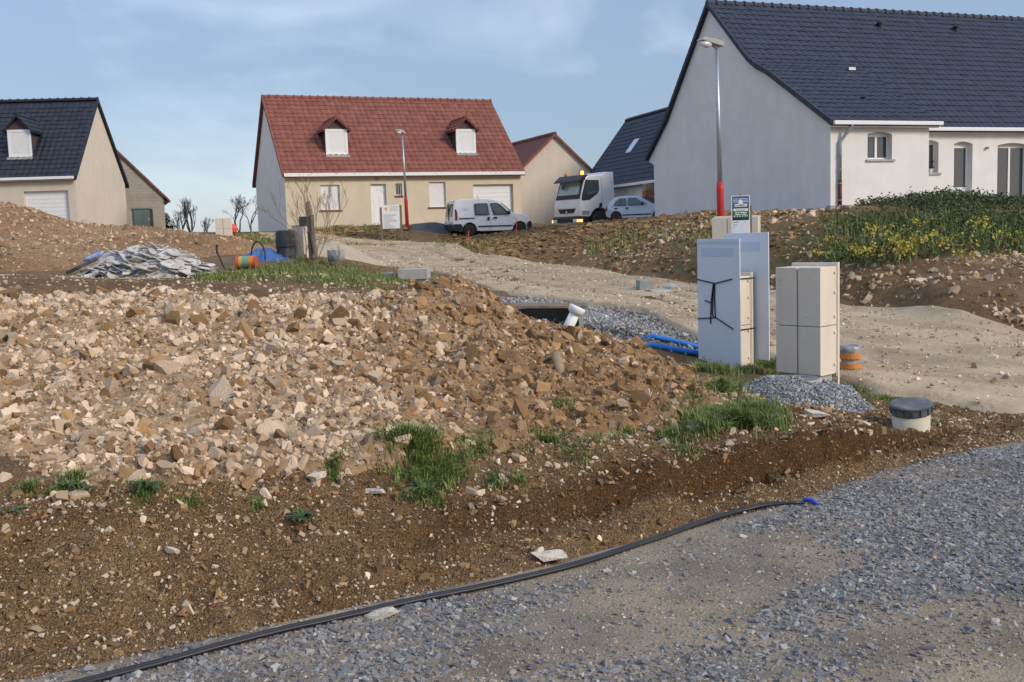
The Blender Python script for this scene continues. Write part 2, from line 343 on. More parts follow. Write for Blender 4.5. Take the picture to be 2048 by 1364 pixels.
M['concrete'] = mat('concrete', (0.40, 0.39, 0.36), 0.92, var=0.12, vscale=4, bump=0.3, bscale=60)
M['blockgrey'] = mat('grey_block', (0.27, 0.28, 0.28), 0.9, var=0.12, vscale=6)
M['pit'] = mat('cream_polyethylene', (0.55, 0.49, 0.38), 0.6, var=0.08, vscale=4, dirt=(0.30, 0.2, 0.11), dscale=4, damt=0.5)
M['lid'] = mat('grey_lid', (0.10, 0.11, 0.125), 0.75, var=0.2, vscale=10, dirt=(0.28, 0.24, 0.19), dscale=6, damt=0.75)
M['wood'] = mat('weathered_wood', (0.20, 0.15, 0.11), 0.9, var=0.3, vscale=8, bump=0.5, bscale=30)
M['bark'] = mat('bark', (0.075, 0.065, 0.06), 0.9, var=0.2)
M['sand'] = mat('sand', (0.42, 0.345, 0.245), 0.95, var=0.1, vscale=3, bump=0.4, bscale=50)
M['orange'] = mat('orange_tape', (0.55, 0.22, 0.05), 0.5, var=0.1)
M['fluo'] = mat('fluorescent_red', (0.80, 0.09, 0.05), 0.6)
M['wrap'] = mat('grey_film', (0.30, 0.31, 0.32), 0.25, var=0.3, vscale=14, spec=0.6, bump=0.7, bscale=18)
M['bluetarp'] = mat('blue_tarp', (0.05, 0.12, 0.30), 0.5, var=0.3, vscale=4)
M['plaster'] = mat('plasterboard', (0.53, 0.50, 0.465), 0.95, objrand=0.18, var=0.08, vscale=4, dirt=(0.36, 0.31, 0.26), dscale=3, damt=0.5)
M['plaster_s'] = mat('plaster_scraps', (0.34, 0.30, 0.26), 0.9, attr='tint', col2=(0.64, 0.62, 0.60))
M['tank'] = mat('dark_tank', (0.045, 0.048, 0.055), 0.6, var=0.25, vscale=5, dirt=(0.28, 0.28, 0.29), dscale=3, damt=0.5)
M['greenmetal'] = mat('green_metal', (0.10, 0.145, 0.135), 0.5, var=0.08)
M['brick'] = mat('brick_sill', (0.24, 0.085, 0.06), 0.85, var=0.15, vscale=20)
M['doorway_shade'] = mat('painted_doorway_shade', (0.05, 0.045, 0.04), 0.9)  # near-black colour that paints the shade inside a doorway
M['bottle'] = mat('dirty_bottle', (0.30, 0.20, 0.10), 0.25, spec=0.6, var=0.15, vscale=8)
M['bluecap'] = mat('blue_cap', (0.03, 0.06, 0.35), 0.4)
M['signblue'] = mat('sign_blue', (0.04, 0.14, 0.42), 0.4)
M['signgreen'] = mat('sign_green', (0.02, 0.16, 0.06), 0.4)
M['signdark'] = mat('sign_dark', (0.015, 0.03, 0.035), 0.4)
M['ink'] = mat('grey_ink', (0.22, 0.22, 0.25), 0.6)
M['tan'] = mat('tan_ink', (0.75, 0.40, 0.2), 0.6)
M['amber'] = mat('amber_lens', (0.8, 0.22, 0.02), 0.3)
M['amber_on'] = mat('amber_lamp_lit', (0.9, 0.4, 0.03), 0.3, emit=(1, 0.42, 0.04, 1.6))
M['indic'] = mat('indicator_lit', (0.9, 0.4, 0.1), 0.3, emit=(1, 0.5, 0.12, 0.9))
M['redlens'] = mat('red_lens', (0.22, 0.015, 0.025), 0.25)
M['lamp_glass'] = mat('headlamp_glass', (0.62, 0.66, 0.70), 0.12, spec=0.8)
M['terracotta'] = mat('terracotta', (0.28, 0.12, 0.06), 0.9, var=0.2, vscale=6)
M['purplecheek'] = mat('slate_cladding', (0.075, 0.055, 0.06), 0.75, var=0.15, vscale=6)
M['tin_y'] = mat('tin_yellow', (0.55, 0.36, 0.06), 0.5); M['tin_g'] = mat('tin_green', (0.16, 0.30, 0.24), 0.5); M['tin_r'] = mat('tin_red', (0.50, 0.09, 0.04), 0.5)

# ------------------------------------------------------------------ ground sheet
def graded(a):
    o = [a[0][0]]
    for (lo, hi, st) in a:
        n = max(1, int(round((hi-lo)/st))); o += list(np.linspace(lo, hi, n+1)[1:])
    return np.array(o)
gx = graded([(-3000,-300,900),(-300,-70,46),(-70,-26,2.2),(-26,-10,0.35),(-10,-3.2,0.12),(-3.2,4.6,0.035),(4.6,10,0.1),(10,22,0.35),(22,70,2.4),(70,300,46),(300,3000,900)])
gy = graded([(-3000,-300,900),(-300,-10,58),(-10,3,1.0),(3,9,0.035),(9,14,0.07),(14,30,0.16),(30,66,0.45),(66,110,4),(110,400,58),(400,4000,900)])
XX, YY = np.meshgrid(gx, gy); ZZ = ground(XX, YY); SS = edge_s(XX, YY)
near = (np.abs(XX) < 60) & (YY > -5) & (YY < 80)
bankzone = smooth(0.02, 0.2, SS)*(1-smooth(1.3, 2.2, SS))*(YY < 12)
rough = near*smooth(0.0, 0.6, SS)
ZZ = ZZ + rough*0.05*fbm(XX*2.2, YY*2.2, 3) + bankzone*(0.11*fbm(XX*2.6, YY*2.6, 9, 4) + 0.075*fbm(XX*9, YY*9, 5, 3) + 0.045*fbm(XX*22, YY*22, 8, 2))
rbank = near*smooth(16, 20, YY+XX*0.5)*(XX > -2)
ZZ = ZZ + rbank*(0.16*fbm(XX*0.9, YY*0.9, 21, 4) + 0.16*fbm(XX*2.6, YY*2.6, 22, 4))
ZZ = ZZ - 0.05*(SS < 0.05)*near*(YY < 12)
nx, ny = len(gx), len(gy); idx = np.arange(nx*ny).reshape(ny, nx)
FQ = np.stack([idx[:-1, :-1], idx[:-1, 1:], idx[1:, 1:], idx[1:, :-1]], -1).reshape(-1, 4)
VV = np.stack([XX, YY, ZZ], -1).reshape(-1, 3)
g_me = np_mesh('ground', VV, FQ, smooth_=True)
# greenish where weeds cover the soil, paler where it is stony (the soil's own cover)
def blob(c, r, x, y): return np.exp(-(((x-c[0])/r[0])**2 + ((y-c[1])/r[1])**2))
GREEN = [(at(560,17),(3.2,2.6)),(at(760,18),(1.6,2.2)),(at(640,48),(4.5,4.0)),(at(930,43),(1.6,3)),(at(1860,21),(3.4,3.6)),(at(2010,21),(3.0,3.8)),(at(1500,9.0),(0.7,1.2)),(at(1740,9.3),(0.5,0.9)),(at(1350,20),(1.2,1.0)),(at(500,54),(4,5))]
gw = np.zeros_like(XX)
for c, r in GREEN: gw = np.maximum(gw, blob(c, r, XX, YY))
gw = np.clip(gw*1.5 + 0.9*fbm(XX*1.1, YY*1.1, 40, 4) - 0.15, 0, 1)*near
pale = np.clip(0.5 + 1.6*fbm(XX*0.5, YY*0.5, 50, 4), 0, 1)*smooth(0.9, 2.0, SS)
far = smooth(66, 90, np.hypot(XX, YY)); gw = np.maximum(gw, far*0.8)
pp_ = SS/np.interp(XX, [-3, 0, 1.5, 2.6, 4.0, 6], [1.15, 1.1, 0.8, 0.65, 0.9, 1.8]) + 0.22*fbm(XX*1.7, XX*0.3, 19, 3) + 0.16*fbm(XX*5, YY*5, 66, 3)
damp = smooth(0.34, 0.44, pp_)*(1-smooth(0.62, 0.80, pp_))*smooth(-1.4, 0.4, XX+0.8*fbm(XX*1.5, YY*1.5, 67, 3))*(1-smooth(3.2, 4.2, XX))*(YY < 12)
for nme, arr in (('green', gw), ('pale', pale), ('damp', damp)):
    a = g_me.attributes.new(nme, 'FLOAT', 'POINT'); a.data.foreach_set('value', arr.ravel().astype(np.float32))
def ground_mat():
    m = bpy.data.materials.new('ground_soil'); m.use_nodes = True; t = m.node_tree; b = t.nodes['Principled BSDF']; L = t.links.new; N = t.nodes.new
    b.inputs['Roughness'].default_value = 0.95; b.inputs['Specular IOR Level'].default_value = 0.2
    co = N('ShaderNodeTexCoord').outputs['Object']
    def noise(sc, d=5, ro=0.6):
        q = N('ShaderNodeTexNoise'); q.inputs['Scale'].default_value = sc; q.inputs['Detail'].default_value = d; q.inputs['Roughness'].default_value = ro; L(co, q.inputs['Vector']); return q.outputs['Fac']
    def mr(s, a, c, x=0., y=1.):
        q = N('ShaderNodeMapRange'); q.inputs['From Min'].default_value = a; q.inputs['From Max'].default_value = c; q.inputs['To Min'].default_value = x; q.inputs['To Max'].default_value = y; L(s, q.inputs['Value']); return q.outputs['Result']
    def mix(f, A, B):
        q = N('ShaderNodeMix'); q.data_type = 'RGBA'; L(f, q.inputs['Factor'])
        for k, v in (('A', A), ('B', B)):
            if isinstance(v, tuple): q.inputs[k].default_value = (*v, 1)
            else: L(v, q.inputs[k])
        return q.outputs['Result']
    def mul(a, c):
        q = N('ShaderNodeMath'); q.operation = 'MULTIPLY'; L(a, q.inputs[0]); L(c, q.inputs[1]); return q.outputs[0]
    c = mix(mr(noise(1.6), 0.36, 0.64), (0.205, 0.115, 0.050), (0.300, 0.185, 0.088))
    c = mix(mr(noise(7), 0.45, 0.7, 0, 0.55), c, (0.145, 0.080, 0.036))
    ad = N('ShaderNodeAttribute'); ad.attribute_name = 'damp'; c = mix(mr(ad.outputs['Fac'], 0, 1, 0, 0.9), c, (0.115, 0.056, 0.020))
    at_ = N('ShaderNodeAttribute'); at_.attribute_name = 'pale'
    c = mix(mul(mr(at_.outputs['Fac'], 0, 1, 0, 0.75), mr(noise(5), 0.35, 0.65)), c, (0.33, 0.24, 0.155))
    ag = N('ShaderNodeAttribute'); ag.attribute_name = 'green'
    gr = mix(mr(noise(6), 0.35, 0.65), (0.075, 0.095, 0.028), (0.17, 0.15, 0.062))
    c = mix(mul(mr(ag.outputs['Fac'], 0.15, 0.75, 0, 0.9), mr(noise(11), 0.32, 0.55)), c, gr)
    vo = N('ShaderNodeTexVoronoi'); vo.inputs['Scale'].default_value = 26; L(co, vo.inputs['Vector'])
    c = mix(mul(mr(vo.outputs['Distance'], 0.13, 0.22, 1, 0), mr(noise(3), 0.46, 0.6, 0, 0.8)), c, (0.52, 0.42, 0.30))
    hs = N('ShaderNodeHueSaturation'); L(mr(noise(55, 6, 0.75), 0.33, 0.67, 0.62, 1.4), hs.inputs['Value']); L(c, hs.inputs['Color']); c = hs.outputs['Color']
    L(c, b.inputs['Base Color'])
    bp = N('ShaderNodeBump'); bp.inputs['Strength'].default_value = 1.0; bp.inputs['Distance'].default_value = 0.035; L(noise(30), bp.inputs['Height'])
    b2 = N('ShaderNodeBump'); b2.inputs['Strength'].default_value = 1.0; b2.inputs['Distance'].default_value = 0.02; v2 = N('ShaderNodeTexVoronoi'); v2.inputs['Scale'].default_value = 95; L(co, v2.inputs['Vector']); L(v2.outputs['Distance'], b2.inputs['Height']); L(bp.outputs['Normal'], b2.inputs['Normal']); L(b2.outputs['Normal'], b.inputs['Normal'])
    return m
M['ground'] = ground_mat()
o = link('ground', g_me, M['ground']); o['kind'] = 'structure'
def grid_lookup(x, y):            # height of the built ground sheet
    x = np.asarray(x, float); y = np.asarray(y, float)
    i = np.clip(np.searchsorted(gx, x)-1, 0, nx-2); j = np.clip(np.searchsorted(gy, y)-1, 0, ny-2)
    u = (x-gx[i])/(gx[i+1]-gx[i]); v = (y-gy[j])/(gy[j+1]-gy[j])
    return (ZZ[j, i]*(1-u)+ZZ[j, i+1]*u)*(1-v) + (ZZ[j+1, i]*(1-u)+ZZ[j+1, i+1]*u)*v
def gzz(x, y): return float(grid_lookup(np.array([x]), np.array([y]))[0])
def atz(px, d): p = at(px, d); return Vector((p.x, p.y, gzz(p.x, p.y)))

# ---- gravel lane in front (fines bed + loose chips)
xs = graded([(-30,-4,1.3),(-4,6.5,0.07),(6.5,30,1.2)]); ts = np.r_[-np.geomspace(0.02, 30, 90)[::-1], 0.0, 0.06, 0.14]
X2, T2 = np.meshgrid(xs, ts); Y2 = np.interp(X2, ex_, ey_) + T2/0.82 + 0.10*fbm(X2*2.1, X2*0+3, 17, 4)*np.exp(T2)
lane_z = lambda x, y: 0.012*np.sin(x*1.3+y*0.7) + 0.03*fbm(x*1.3, y*1.3, 61, 3) + 0.035*np.exp(-((edge_s(x, y)+1.5+0.3*np.sin(x))/0.25)**2)
Z2 = lane_z(X2, Y2)*smooth(0.0, 0.25, -T2+0.1) - 0.06*smooth(0.03, 0.14, T2) + 0.006
i2 = np.arange(X2.size).reshape(X2.shape)
F2 = np.stack([i2[:-1, :-1], i2[:-1, 1:], i2[1:, 1:], i2[1:, :-1]], -1).reshape(-1, 4)
o = link('gravel_lane', np_mesh('gravel_lane', np.stack([X2, Y2, Z2], -1).reshape(-1, 3), F2, smooth_=True), M['fines']); o['kind'] = 'structure'
def in_frame(P, mrg=260):
    a, b_, d = proj(P); return (a > -mrg) & (a < 2048+mrg) & (b_ > -mrg) & (b_ < 1364+mrg) & (d > 0.3)
n = 300000; x = RNG.uniform(-3.2, 6.5, n); y = RNG.uniform(2.8, 9.6, n); s = edge_s(x, y)
pat = fbm(x*0.55+y*0.5, (y*0.8-x*0.55)*1.9, 71, 4)
bare = np.exp(-((x-2.0)/1.1)**2-((y-3.75)/0.55)**2); dens = np.clip(0.36 + 4.6*pat - 0.8*bare, 0.05, 1.0)*(1-smooth(-0.16, 0.03, s+0.12*fbm(x*3, y*3, 72)))
dens = np.maximum(dens, 0.9*smooth(5.9, 7.2, y)*(s < 0.0)*smooth(2.4, 3.2, x))
keep = (RNG.random(n) < dens); x, y = x[keep], y[keep]; P = np.stack([x, y, lane_z(x, y)+0.006], -1); P = P[in_frame(P)]
sz = RNG.lognormal(math.log(0.0155), 0.42, len(P)); sz = np.clip(sz, 0.007, 0.042)
if len(P) > 74000: P, sz = P[:74000], sz[:74000]
tn = np.where(RNG.random(len(P)) < 0.16, RNG.uniform(0.7, 1.0, len(P)), RNG.beta(1.3, 3, len(P)))
scatter('gravel', CHIP, P, sz, M['gravel'], tint=tn, flatten=0.7)
n = 90000; x = RNG.uniform(-3.2, 5.5, n); y = RNG.uniform(2.8, 8.6, n); s = edge_s(x, y); k = (s < 0.08) & (RNG.random(n) < 1.2-y*0.08); x, y = x[k], y[k]; P = np.stack([x, y, lane_z(x, y)+0.006], -1); P = P[in_frame(P, 150)][:46000]
M['grit'] = mat('grit', (0.16, 0.155, 0.155), 0.85, attr='tint', col2=(0.44, 0.35, 0.25))
scatter('grit', CHIP, P, np.clip(RNG.lognormal(math.log(0.0085), 0.4, len(P)), 0.004, 0.018), M['grit'], tint=RNG.beta(1.0, 1.0, len(P)), flatten=0.8)
# pale pebbles over the cut bank and its foot
n = 120000; x = RNG.uniform(-3.4, 4.8, n); y = RNG.uniform(3, 9, n); s = edge_s(x, y)
pd = np.clip(0.34 + 1.3*fbm(x*1.2, y*1.2, 81, 3), 0.06, 1)*smooth(-0.1, 0.05, s)*(1-smooth(1.2, 1.8, s)); fc = s/np.interp(x, [-3, 0, 1.5, 2.6, 4.0, 6], [1.15, 1.1, 0.8, 0.65, 0.9, 1.8]); pd = pd*(1-.75*smooth(.38, .46, fc)*(1-smooth(.6, .7, fc))*smooth(0, 1, x)); k = RNG.random(n) < pd*0.75; x, y = x[k], y[k]
P = np.stack([x, y, grid_lookup(x, y)+0.002], -1); f = in_frame(P); P = P[f]
scatter('bank_pebbles', CHIP, P, np.clip(RNG.lognormal(math.log(0.0078), 0.58, len(P)), 0.0035, 0.05), M['pebble'], tint=RNG.beta(0.9, 1.5, len(P)))
# clods of soil on the bank
n = 70000; x = RNG.uniform(-3.4, 4.6, n); y = RNG.uniform(3, 9, n); s = edge_s(x, y); k = (s > 0.0) & (s < 1.4) & (RNG.random(n) < 0.45); x, y = x[k], y[k]
P = np.stack([x, y, grid_lookup(x, y)], -1); P = P[in_frame(P)]
M['clod_s'] = mat('soil_clod', (0.15, 0.084, 0.036), 0.95, attr='tint', col2=(0.29, 0.18, 0.085))
scatter('soil_clods', CHIP, P, np.clip(RNG.lognormal(math.log(0.0115), 0.6, len(P)), 0.005, 0.05), M['clod_s'])

# ---- dirt road draped over the ground
def resample(pts, n):
    P = np.array(pts, float); d = np.r_[0, np.cumsum(np.linalg.norm(np.diff(P, axis=0), axis=1))]; t = np.linspace(0, d[-1], n)
    return np.stack([np.interp(t, d, P[:, k]) for k in range(P.shape[1])], -1)
nearw = [tuple(U(a, b_, road_d(a, b_))[:2]) for a, b_ in ROAD_NEAR]; farw = [tuple(U(a, b_, road_d(a, b_))[:2]) for a, b_ in ROAD_FAR]
A_ = [tuple(at(520,45)[:2]), tuple(at(690,37)[:2]), tuple(at(790,31)[:2])] + nearw + [(4.3,8.55),(6.5,9.0),(11,10.0),(20,11)]
B_ = [tuple(at(520,50)[:2]), tuple(at(690,46.5)[:2]), tuple(at(820,46.5)[:2]), tuple(at(905,45)[:2])] + farw + [(9.5,12.6),(14,12.2),(22,13.5)]
na = 520; A_ = resample(A_, na); B_ = resample(B_, na); w = np.linspace(0, 1, 90)
RX = A_[:, None, 0]*(1-w)+B_[:, None, 0]*w; RY = A_[:, None, 1]*(1-w)+B_[:, None, 1]*w
RZ = ground(RX, RY) + 0.075 + 0.03*fbm(RX*0.8, RY*0.8, 91, 3) - 0.05*np.exp(-((w-0.30)/0.05)**2) - 0.05*np.exp(-((w-0.64)/0.05)**2) - 0.03*np.exp(-((w-0.45)/0.03)**2) + 0.02*fbm(RX*3.5, RY*1.2, 93, 3)
RZ = RZ - 0.19*np.maximum(1-smooth(0, 0.06, w), smooth(0.94, 1, w)) + 0.05*fbm(RX*2, RY*2, 92, 3)*np.maximum(1-smooth(0.02, 0.15, w), smooth(0.85, 0.98, w))
i2 = np.arange(RX.size).reshape(RX.shape); F2 = np.stack([i2[:-1, :-1], i2[:-1, 1:], i2[1:, 1:], i2[1:, :-1]], -1).reshape(-1, 4)
o = link('dirt_road', np_mesh('dirt_road', np.stack([RX, RY, RZ], -1).reshape(-1, 3), F2, tint=np.clip(.35+2.4*fbm(np.tile(w*16, (na, 1)), np.tile(np.arange(na)[:, None]*.035, (1, 90)), 94, 4)+1.2*fbm(RX*2.5, RY*2.5, 95, 4), 0, 1).ravel(), tint2=np.full(RX.size, .5), smooth_=True), M['road']); o['kind'] = 'structure'
n = 22000; a = RNG.integers(0, na, n); b_ = RNG.integers(0, 90, n); P = np.stack([RX[a, b_], RY[a, b_], RZ[a, b_]], -1) + np.c_[RNG.uniform(-.15, .15, (n, 2)), np.zeros(n)]
P = P[in_frame(P)]; scatter('road_pebbles', CHIP, P, np.clip(RNG.lognormal(math.log(0.018), 0.6, len(P)), 0.008, 0.1), M['pebble'], tint=RNG.beta(1.2, 1.2, len(P)))

# ------------------------------------------------------------------ heaps of stone and soil
def heap_field(pts, back=()):
    return tps_fit([U(*p) for p in pts] + [np.array(b, float) for b in back], 1e-3)
HP = [(-250,1010,4.9),(0,985,5.2),(200,962,5.3),(500,940,5.5),(760,900,5.9),(1000,875,6.4),(1200,850,6.9),(1350,850,7.2),(1450,812,7.9),
      (-250,800,6.4),(0,800,6.5),(250,800,6.6),(500,780,6.8),(800,760,7.2),(1000,740,7.6),(1150,750,7.9),(1300,760,8.2),
      (-250,597,9.3),(0,594,9.3),(200,600,9.2),(380,582,9.3),(520,616,9.3),(620,600,9.4),(760,610,9.5),(870,580,9.4),(975,588,9.2),(1045,648,9.2),(1110,712,9.0),(1190,660,9.3),(1260,682,9.2),(1330,737,8.9),(1410,775,8.5)]
HB = []
for px, d in [(-250,10.6),(0,10.6),(200,10.6),(400,10.7),(600,10.7),(800,10.8),(960,10.7),(1100,10.4),(1200,10.4),(1300,10.1),(1400,9.5),(1470,8.9)]:
    p = at(px, d); HB.append((p.x, p.y, p.z-0.08))
HM = heap_field(HP, HB)
FOOT = np.array([U(*p)[:2] for p in HP[:9]] + [U(1480, 790, 8.4)[:2]])
def heap_z(x, y):
    z = tps(HM, x, y)
    fy = np.interp(x, FOOT[:, 0], FOOT[:, 1]); z = z - 0.9*smooth(0.0, 0.6, fy+0.12*fbm(x*2.5, x*0, 37, 3)-y) - 0.8*smooth(FOOT[-1, 0]-0.1, FOOT[-1, 0]+0.4, x)
    cl = smooth(-1.8, 0.2, x); n2 = fbm(x*3.4, y*3.4, 32, 3)
    return z + 0.14*fbm(x*1.1, y*1.1, 31, 3)*(1-.5*cl) + (0.13+0.10*cl)*n2 + (0.055+0.05*cl)*fbm(x*9, y*9, 33, 3) + cl*0.05*np.abs(fbm(x*22, y*22, 34, 2))
hx = np.arange(-6.2, 2.35, 0.032); hy = np.arange(4.7, 11.0, 0.032); HX, HY = np.meshgrid(hx, hy)
HZ = heap_z(HX, HY); GZ = grid_lookup(HX, HY); ab = HZ - GZ
foot = smooth(-0.10, 0.10, ab)
mask = ab > -0.09
i2 = np.arange(HX.size).reshape(HX.shape)
F2 = np.stack([i2[:-1, :-1], i2[:-1, 1:], i2[1:, 1:], i2[1:, :-1]], -1)[(mask[:-1, :-1] & mask[1:, 1:] & mask[:-1, 1:] & mask[1:, :-1])]
used = np.unique(F2); re = -np.ones(HX.size, int); re[used] = np.arange(len(used))
V = np.stack([HX, HY, HZ], -1).reshape(-1, 3)[used]
def paleness(x, y):              # the left of the heap is limestone rubble, the right is clay
    pxx = 1024 + FPX*x/y
    return np.clip(1.2 - smooth(500, 1050, pxx+260*fbm(x*0.8, y*0.8, 35, 3)) + 0.6*fbm(x*1.3, y*1.3, 36, 3) - 0.45*(1-smooth(5.2, 6.6, y)), 0, 1)
heap = thing('rubble_heap', 'long heap of pale limestone rubble and ochre clay in the foreground', 'rubble heap', (-1.5, 7.5, gzz(-1.5, 7.5)))
hl = np.array(heap.location)
link('soil_mound', np_mesh('soil_mound', V-hl, re[F2].reshape(-1, 4), paleness(V[:, 0], V[:, 1]), 0.5+0*V[:, 0], True), M['heap_soil'], heap)
def heap_pts(n):
    x = RNG.uniform(-6.0, 2.3, n); y = RNG.uniform(4.8, 10.6, n); z = heap_z(x, y); k = z > grid_lookup(x, y)-0.02
    P = np.stack([x, y, z], -1)[k]; return P[in_frame(P, 120)]
# the 300 largest stones, one object each
P = heap_pts(4200); pal = paleness(P[:, 0], P[:, 1]); pr = 0.10+0.9*pal**1.2; P = P[RNG.random(len(P)) < pr]
cell = {}; sel = []
for p in P:
    k = (round(p[0]/0.17), round(p[1]/0.2))
    if k not in cell: cell[k] = 1; sel.append(p)
    if len(sel) >= 300: break
big_me = []
for k, (Vb, Fb) in enumerate(BIG): big_me.append(np_mesh('stone', Vb, Fb))
for k, p in enumerate(sel):
    pl = paleness(np.array([p[0]]), np.array([p[1]]))[0]
    me = big_me[k % 16]; o = bpy.data.objects.new('stone', me); COL.objects.link(o); o.parent = heap
    if not me.materials: me.materials.append(M['stone'])
    if random.random() > 0.25+0.75*pl:
        o.material_slots[0].link = 'OBJECT'; o.material_slots[0].material = M['clod']
    sc = min(0.19, max(0.05, random.lognormvariate(math.log(0.085), 0.36))); o.scale = (sc*random.uniform(.85, 1.2), sc, sc*random.uniform(.8, 1.1))
    o.rotation_euler = (random.uniform(-.7, .7), random.uniform(-.7, .7), random.uniform(0, 6.28))
    o.location = (p[0]-hl[0], p[1]-hl[1], p[2]-hl[2]+random.uniform(-.12, .14)*sc)
P = heap_pts(56000); pal = paleness(P[:, 0], P[:, 1]); cl_ = fbm(P[:, 0]*1.6, P[:, 1]*1.6, 38, 4); k = RNG.random(len(P)) < (0.2+0.8*pal)*np.clip(0.72+2.6*cl_, 0.15, 1); P, pal = P[k], pal[k]
sz = np.clip(RNG.lognormal(math.log(0.0255), 0.6, len(P)), 0.009, 0.10); P[:, 2] -= sz*0.05
scatter('small_stones', MID, P-hl, sz, M['stone_s'], heap, tint=np.clip(pal*0.7+RNG.normal(0.12, 0.34, len(P)), 0, 1))
P = heap_pts(16000); pal = paleness(P[:, 0], P[:, 1]); P = P[RNG.random(len(P)) < 1.2-pal*.9]; sz = np.clip(RNG.lognormal(math.log(0.030), 0.62, len(P)), 0.01, 0.14)
M['clay'] = mat('ochre_clay', (0.17, 0.095, 0.042), 0.95, attr='tint', col2=(0.37, 0.225, 0.105), bump=0.6, bscale=40)
scatter('clay_lumps', MID, P-hl, sz, M['clay'], heap)
P = heap_pts(22000); sz = np.clip(RNG.lognormal(math.log(0.0135), 0.4, len(P)), 0.006, 0.035)
scatter('stone_chips', CHIP, P-hl, sz, M['stone_s'], heap, tint=np.clip(RNG.normal(0.55, 0.35, len(P)), 0, 1))
def HG(px, py): return G(px, py, lambda x, y: np.maximum(heap_z(x, y)*((x > -6.2) & (x < 2.35) & (y > 4.8) & (y < 10.9)), grid_lookup(x, y)))

# brown mound on the left
LM = tps_fit([U(*p) for p in [(-300,560,19),(-100,552,19.5),(0,545,20),(150,520,21.5),(300,508,22.5),(430,505,23.5),(520,490,26),(-300,470,25),(0,478,25),(150,490,25),(300,487,26),
     (-300,360,31),(-100,385,30.5),(0,412,30),(60,422,30),(100,440,30),(150,458,30),(200,468,31),(270,463,32),(340,466,33),(400,474,34),(470,476,37)]] +
     [np.array([p.x, p.y, p.z-0.5]) for p in [at(-300,38), at(0,37), at(150,37), at(250,38), at(330,39), at(430,40), at(520,42), at(590,34), at(560,28), at(500,23.5), at(-300,17), at(0,18), at(200,19.5)]], 1e-3)
def lm_z(x, y): return tps(LM, x, y) + 0.35*fbm(x*0.7, y*0.7, 41, 4) + 0.16*fbm(x*2.4, y*2.4, 42, 3)
hx = np.arange(-19.5, -4, 0.11); hy = np.arange(17.5, 42, 0.13); HX, HY = np.meshgrid(hx, hy); HZ = lm_z(HX, HY); mask = HZ > grid_lookup(HX, HY)-0.1
i2 = np.arange(HX.size).reshape(HX.shape)
F2 = np.stack([i2[:-1, :-1], i2[:-1, 1:], i2[1:, 1:], i2[1:, :-1]], -1)[(mask[:-1, :-1] & mask[1:, 1:] & mask[:-1, 1:] & mask[1:, :-1])]
used = np.unique(F2); re = -np.ones(HX.size, int); re[used] = np.arange(len(used)); V = np.stack([HX, HY, HZ], -1).reshape(-1, 3)[used]
mound = thing('soil_heap', 'brown stony soil heap in front of the black-roofed house', 'soil heap', (-12, 27, gzz(-12, 27))); ml = np.array(mound.location)
link('soil_mound', np_mesh('soil_mound', V-ml, re[F2].reshape(-1, 4), np.clip(0.25+1.3*fbm(V[:, 0]*.5, V[:, 1]*.5, 43, 3), 0, 1), 0.5+0*V[:, 0], True), M['heap_soil'], mound)
x = RNG.uniform(-19, -4.3, 15000); y = RNG.uniform(18, 36, 15000); z = lm_z(x, y); k = z > grid_lookup(x, y)-0.02; P = np.stack([x, y, z], -1)[k]; P = P[in_frame(P)]
scatter('stones', MID, P-ml, np.clip(RNG.lognormal(math.log(0.036), 0.6, len(P)), 0.012, 0.17), M['stone_s'], mound, tint=np.clip(RNG.normal(0.38, 0.38, len(P)), 0, 1))
def on_left(px, py): return G(px, py, lambda x, y: np.maximum(grid_lookup(x, y), np.where((x > -19.5) & (x < -4) & (y > 17.5) & (y < 42), lm_z(x, y), -9)))

# stones strewn over the bank across the road and beyond, one uncountable mass
def region(n, boxpx, dr, hf=grid_lookup):
    px = RNG.uniform(boxpx[0], boxpx[1], n); d = np.sqrt(RNG.uniform(dr[0]**2, dr[1]**2, n)); x = (px-1024)/FPX*d*1.005; P = np.stack([x, d, hf(x, d)], -1); return P
def road_side(P):                # true on the far side of the road
    bx = np.interp(P[:, 0], B_[:, 0][np.argsort(B_[:, 0])], B_[:, 1][np.argsort(B_[:, 0])]); return P[:, 1] > bx+0.15
P = np.concatenate([region(9000, (980, 1700), (16, 40)), region(6000, (1600, 2100), (13, 22)), region(2500, (1250, 1700), (24, 34)), region(4000, (890, 1300), (33, 50))]); P = P[road_side(P)]
P = P[(P[:, 1]-34.17)*math.cos(.359) - (P[:, 0]-10.67)*math.sin(.359) < 0.0]
dn = fbm(P[:, 0]*0.8, P[:, 1]*0.8, 44, 3); P = P[RNG.random(len(P)) < np.clip(0.55+2.2*dn, 0.08, 1)]
scatter('bank_stones', MID, P, np.clip(RNG.lognormal(math.log(0.044), 0.58, len(P)), 0.014, 0.2), M['stone_s'], tint=np.clip(RNG.normal(0.5, 0.38, len(P)), 0, 1))
P = np.concatenate([region(6500, (885, 1330), (31, 50)), region(3500, (1200, 1700), (18, 33)), region(1800, (480, 830), (44, 50.5))]); P = P[road_side(P) | (P[:, 1] > 43)]; P = P[(P[:, 1]-34.17)*math.cos(.359) - (P[:, 0]-10.67)*math.sin(.359) < -0.4+30*(P[:, 0] < 5.5)]
scatter('bank_clods', MID, P, np.clip(RNG.lognormal(math.log(0.10), 0.55, len(P)), 0.03, 0.38)*np.clip(P[:, 1]/38, .45, 1), M['clod_s'], tint=RNG.beta(1.2, 1.2, len(P)), flatten=0.6)
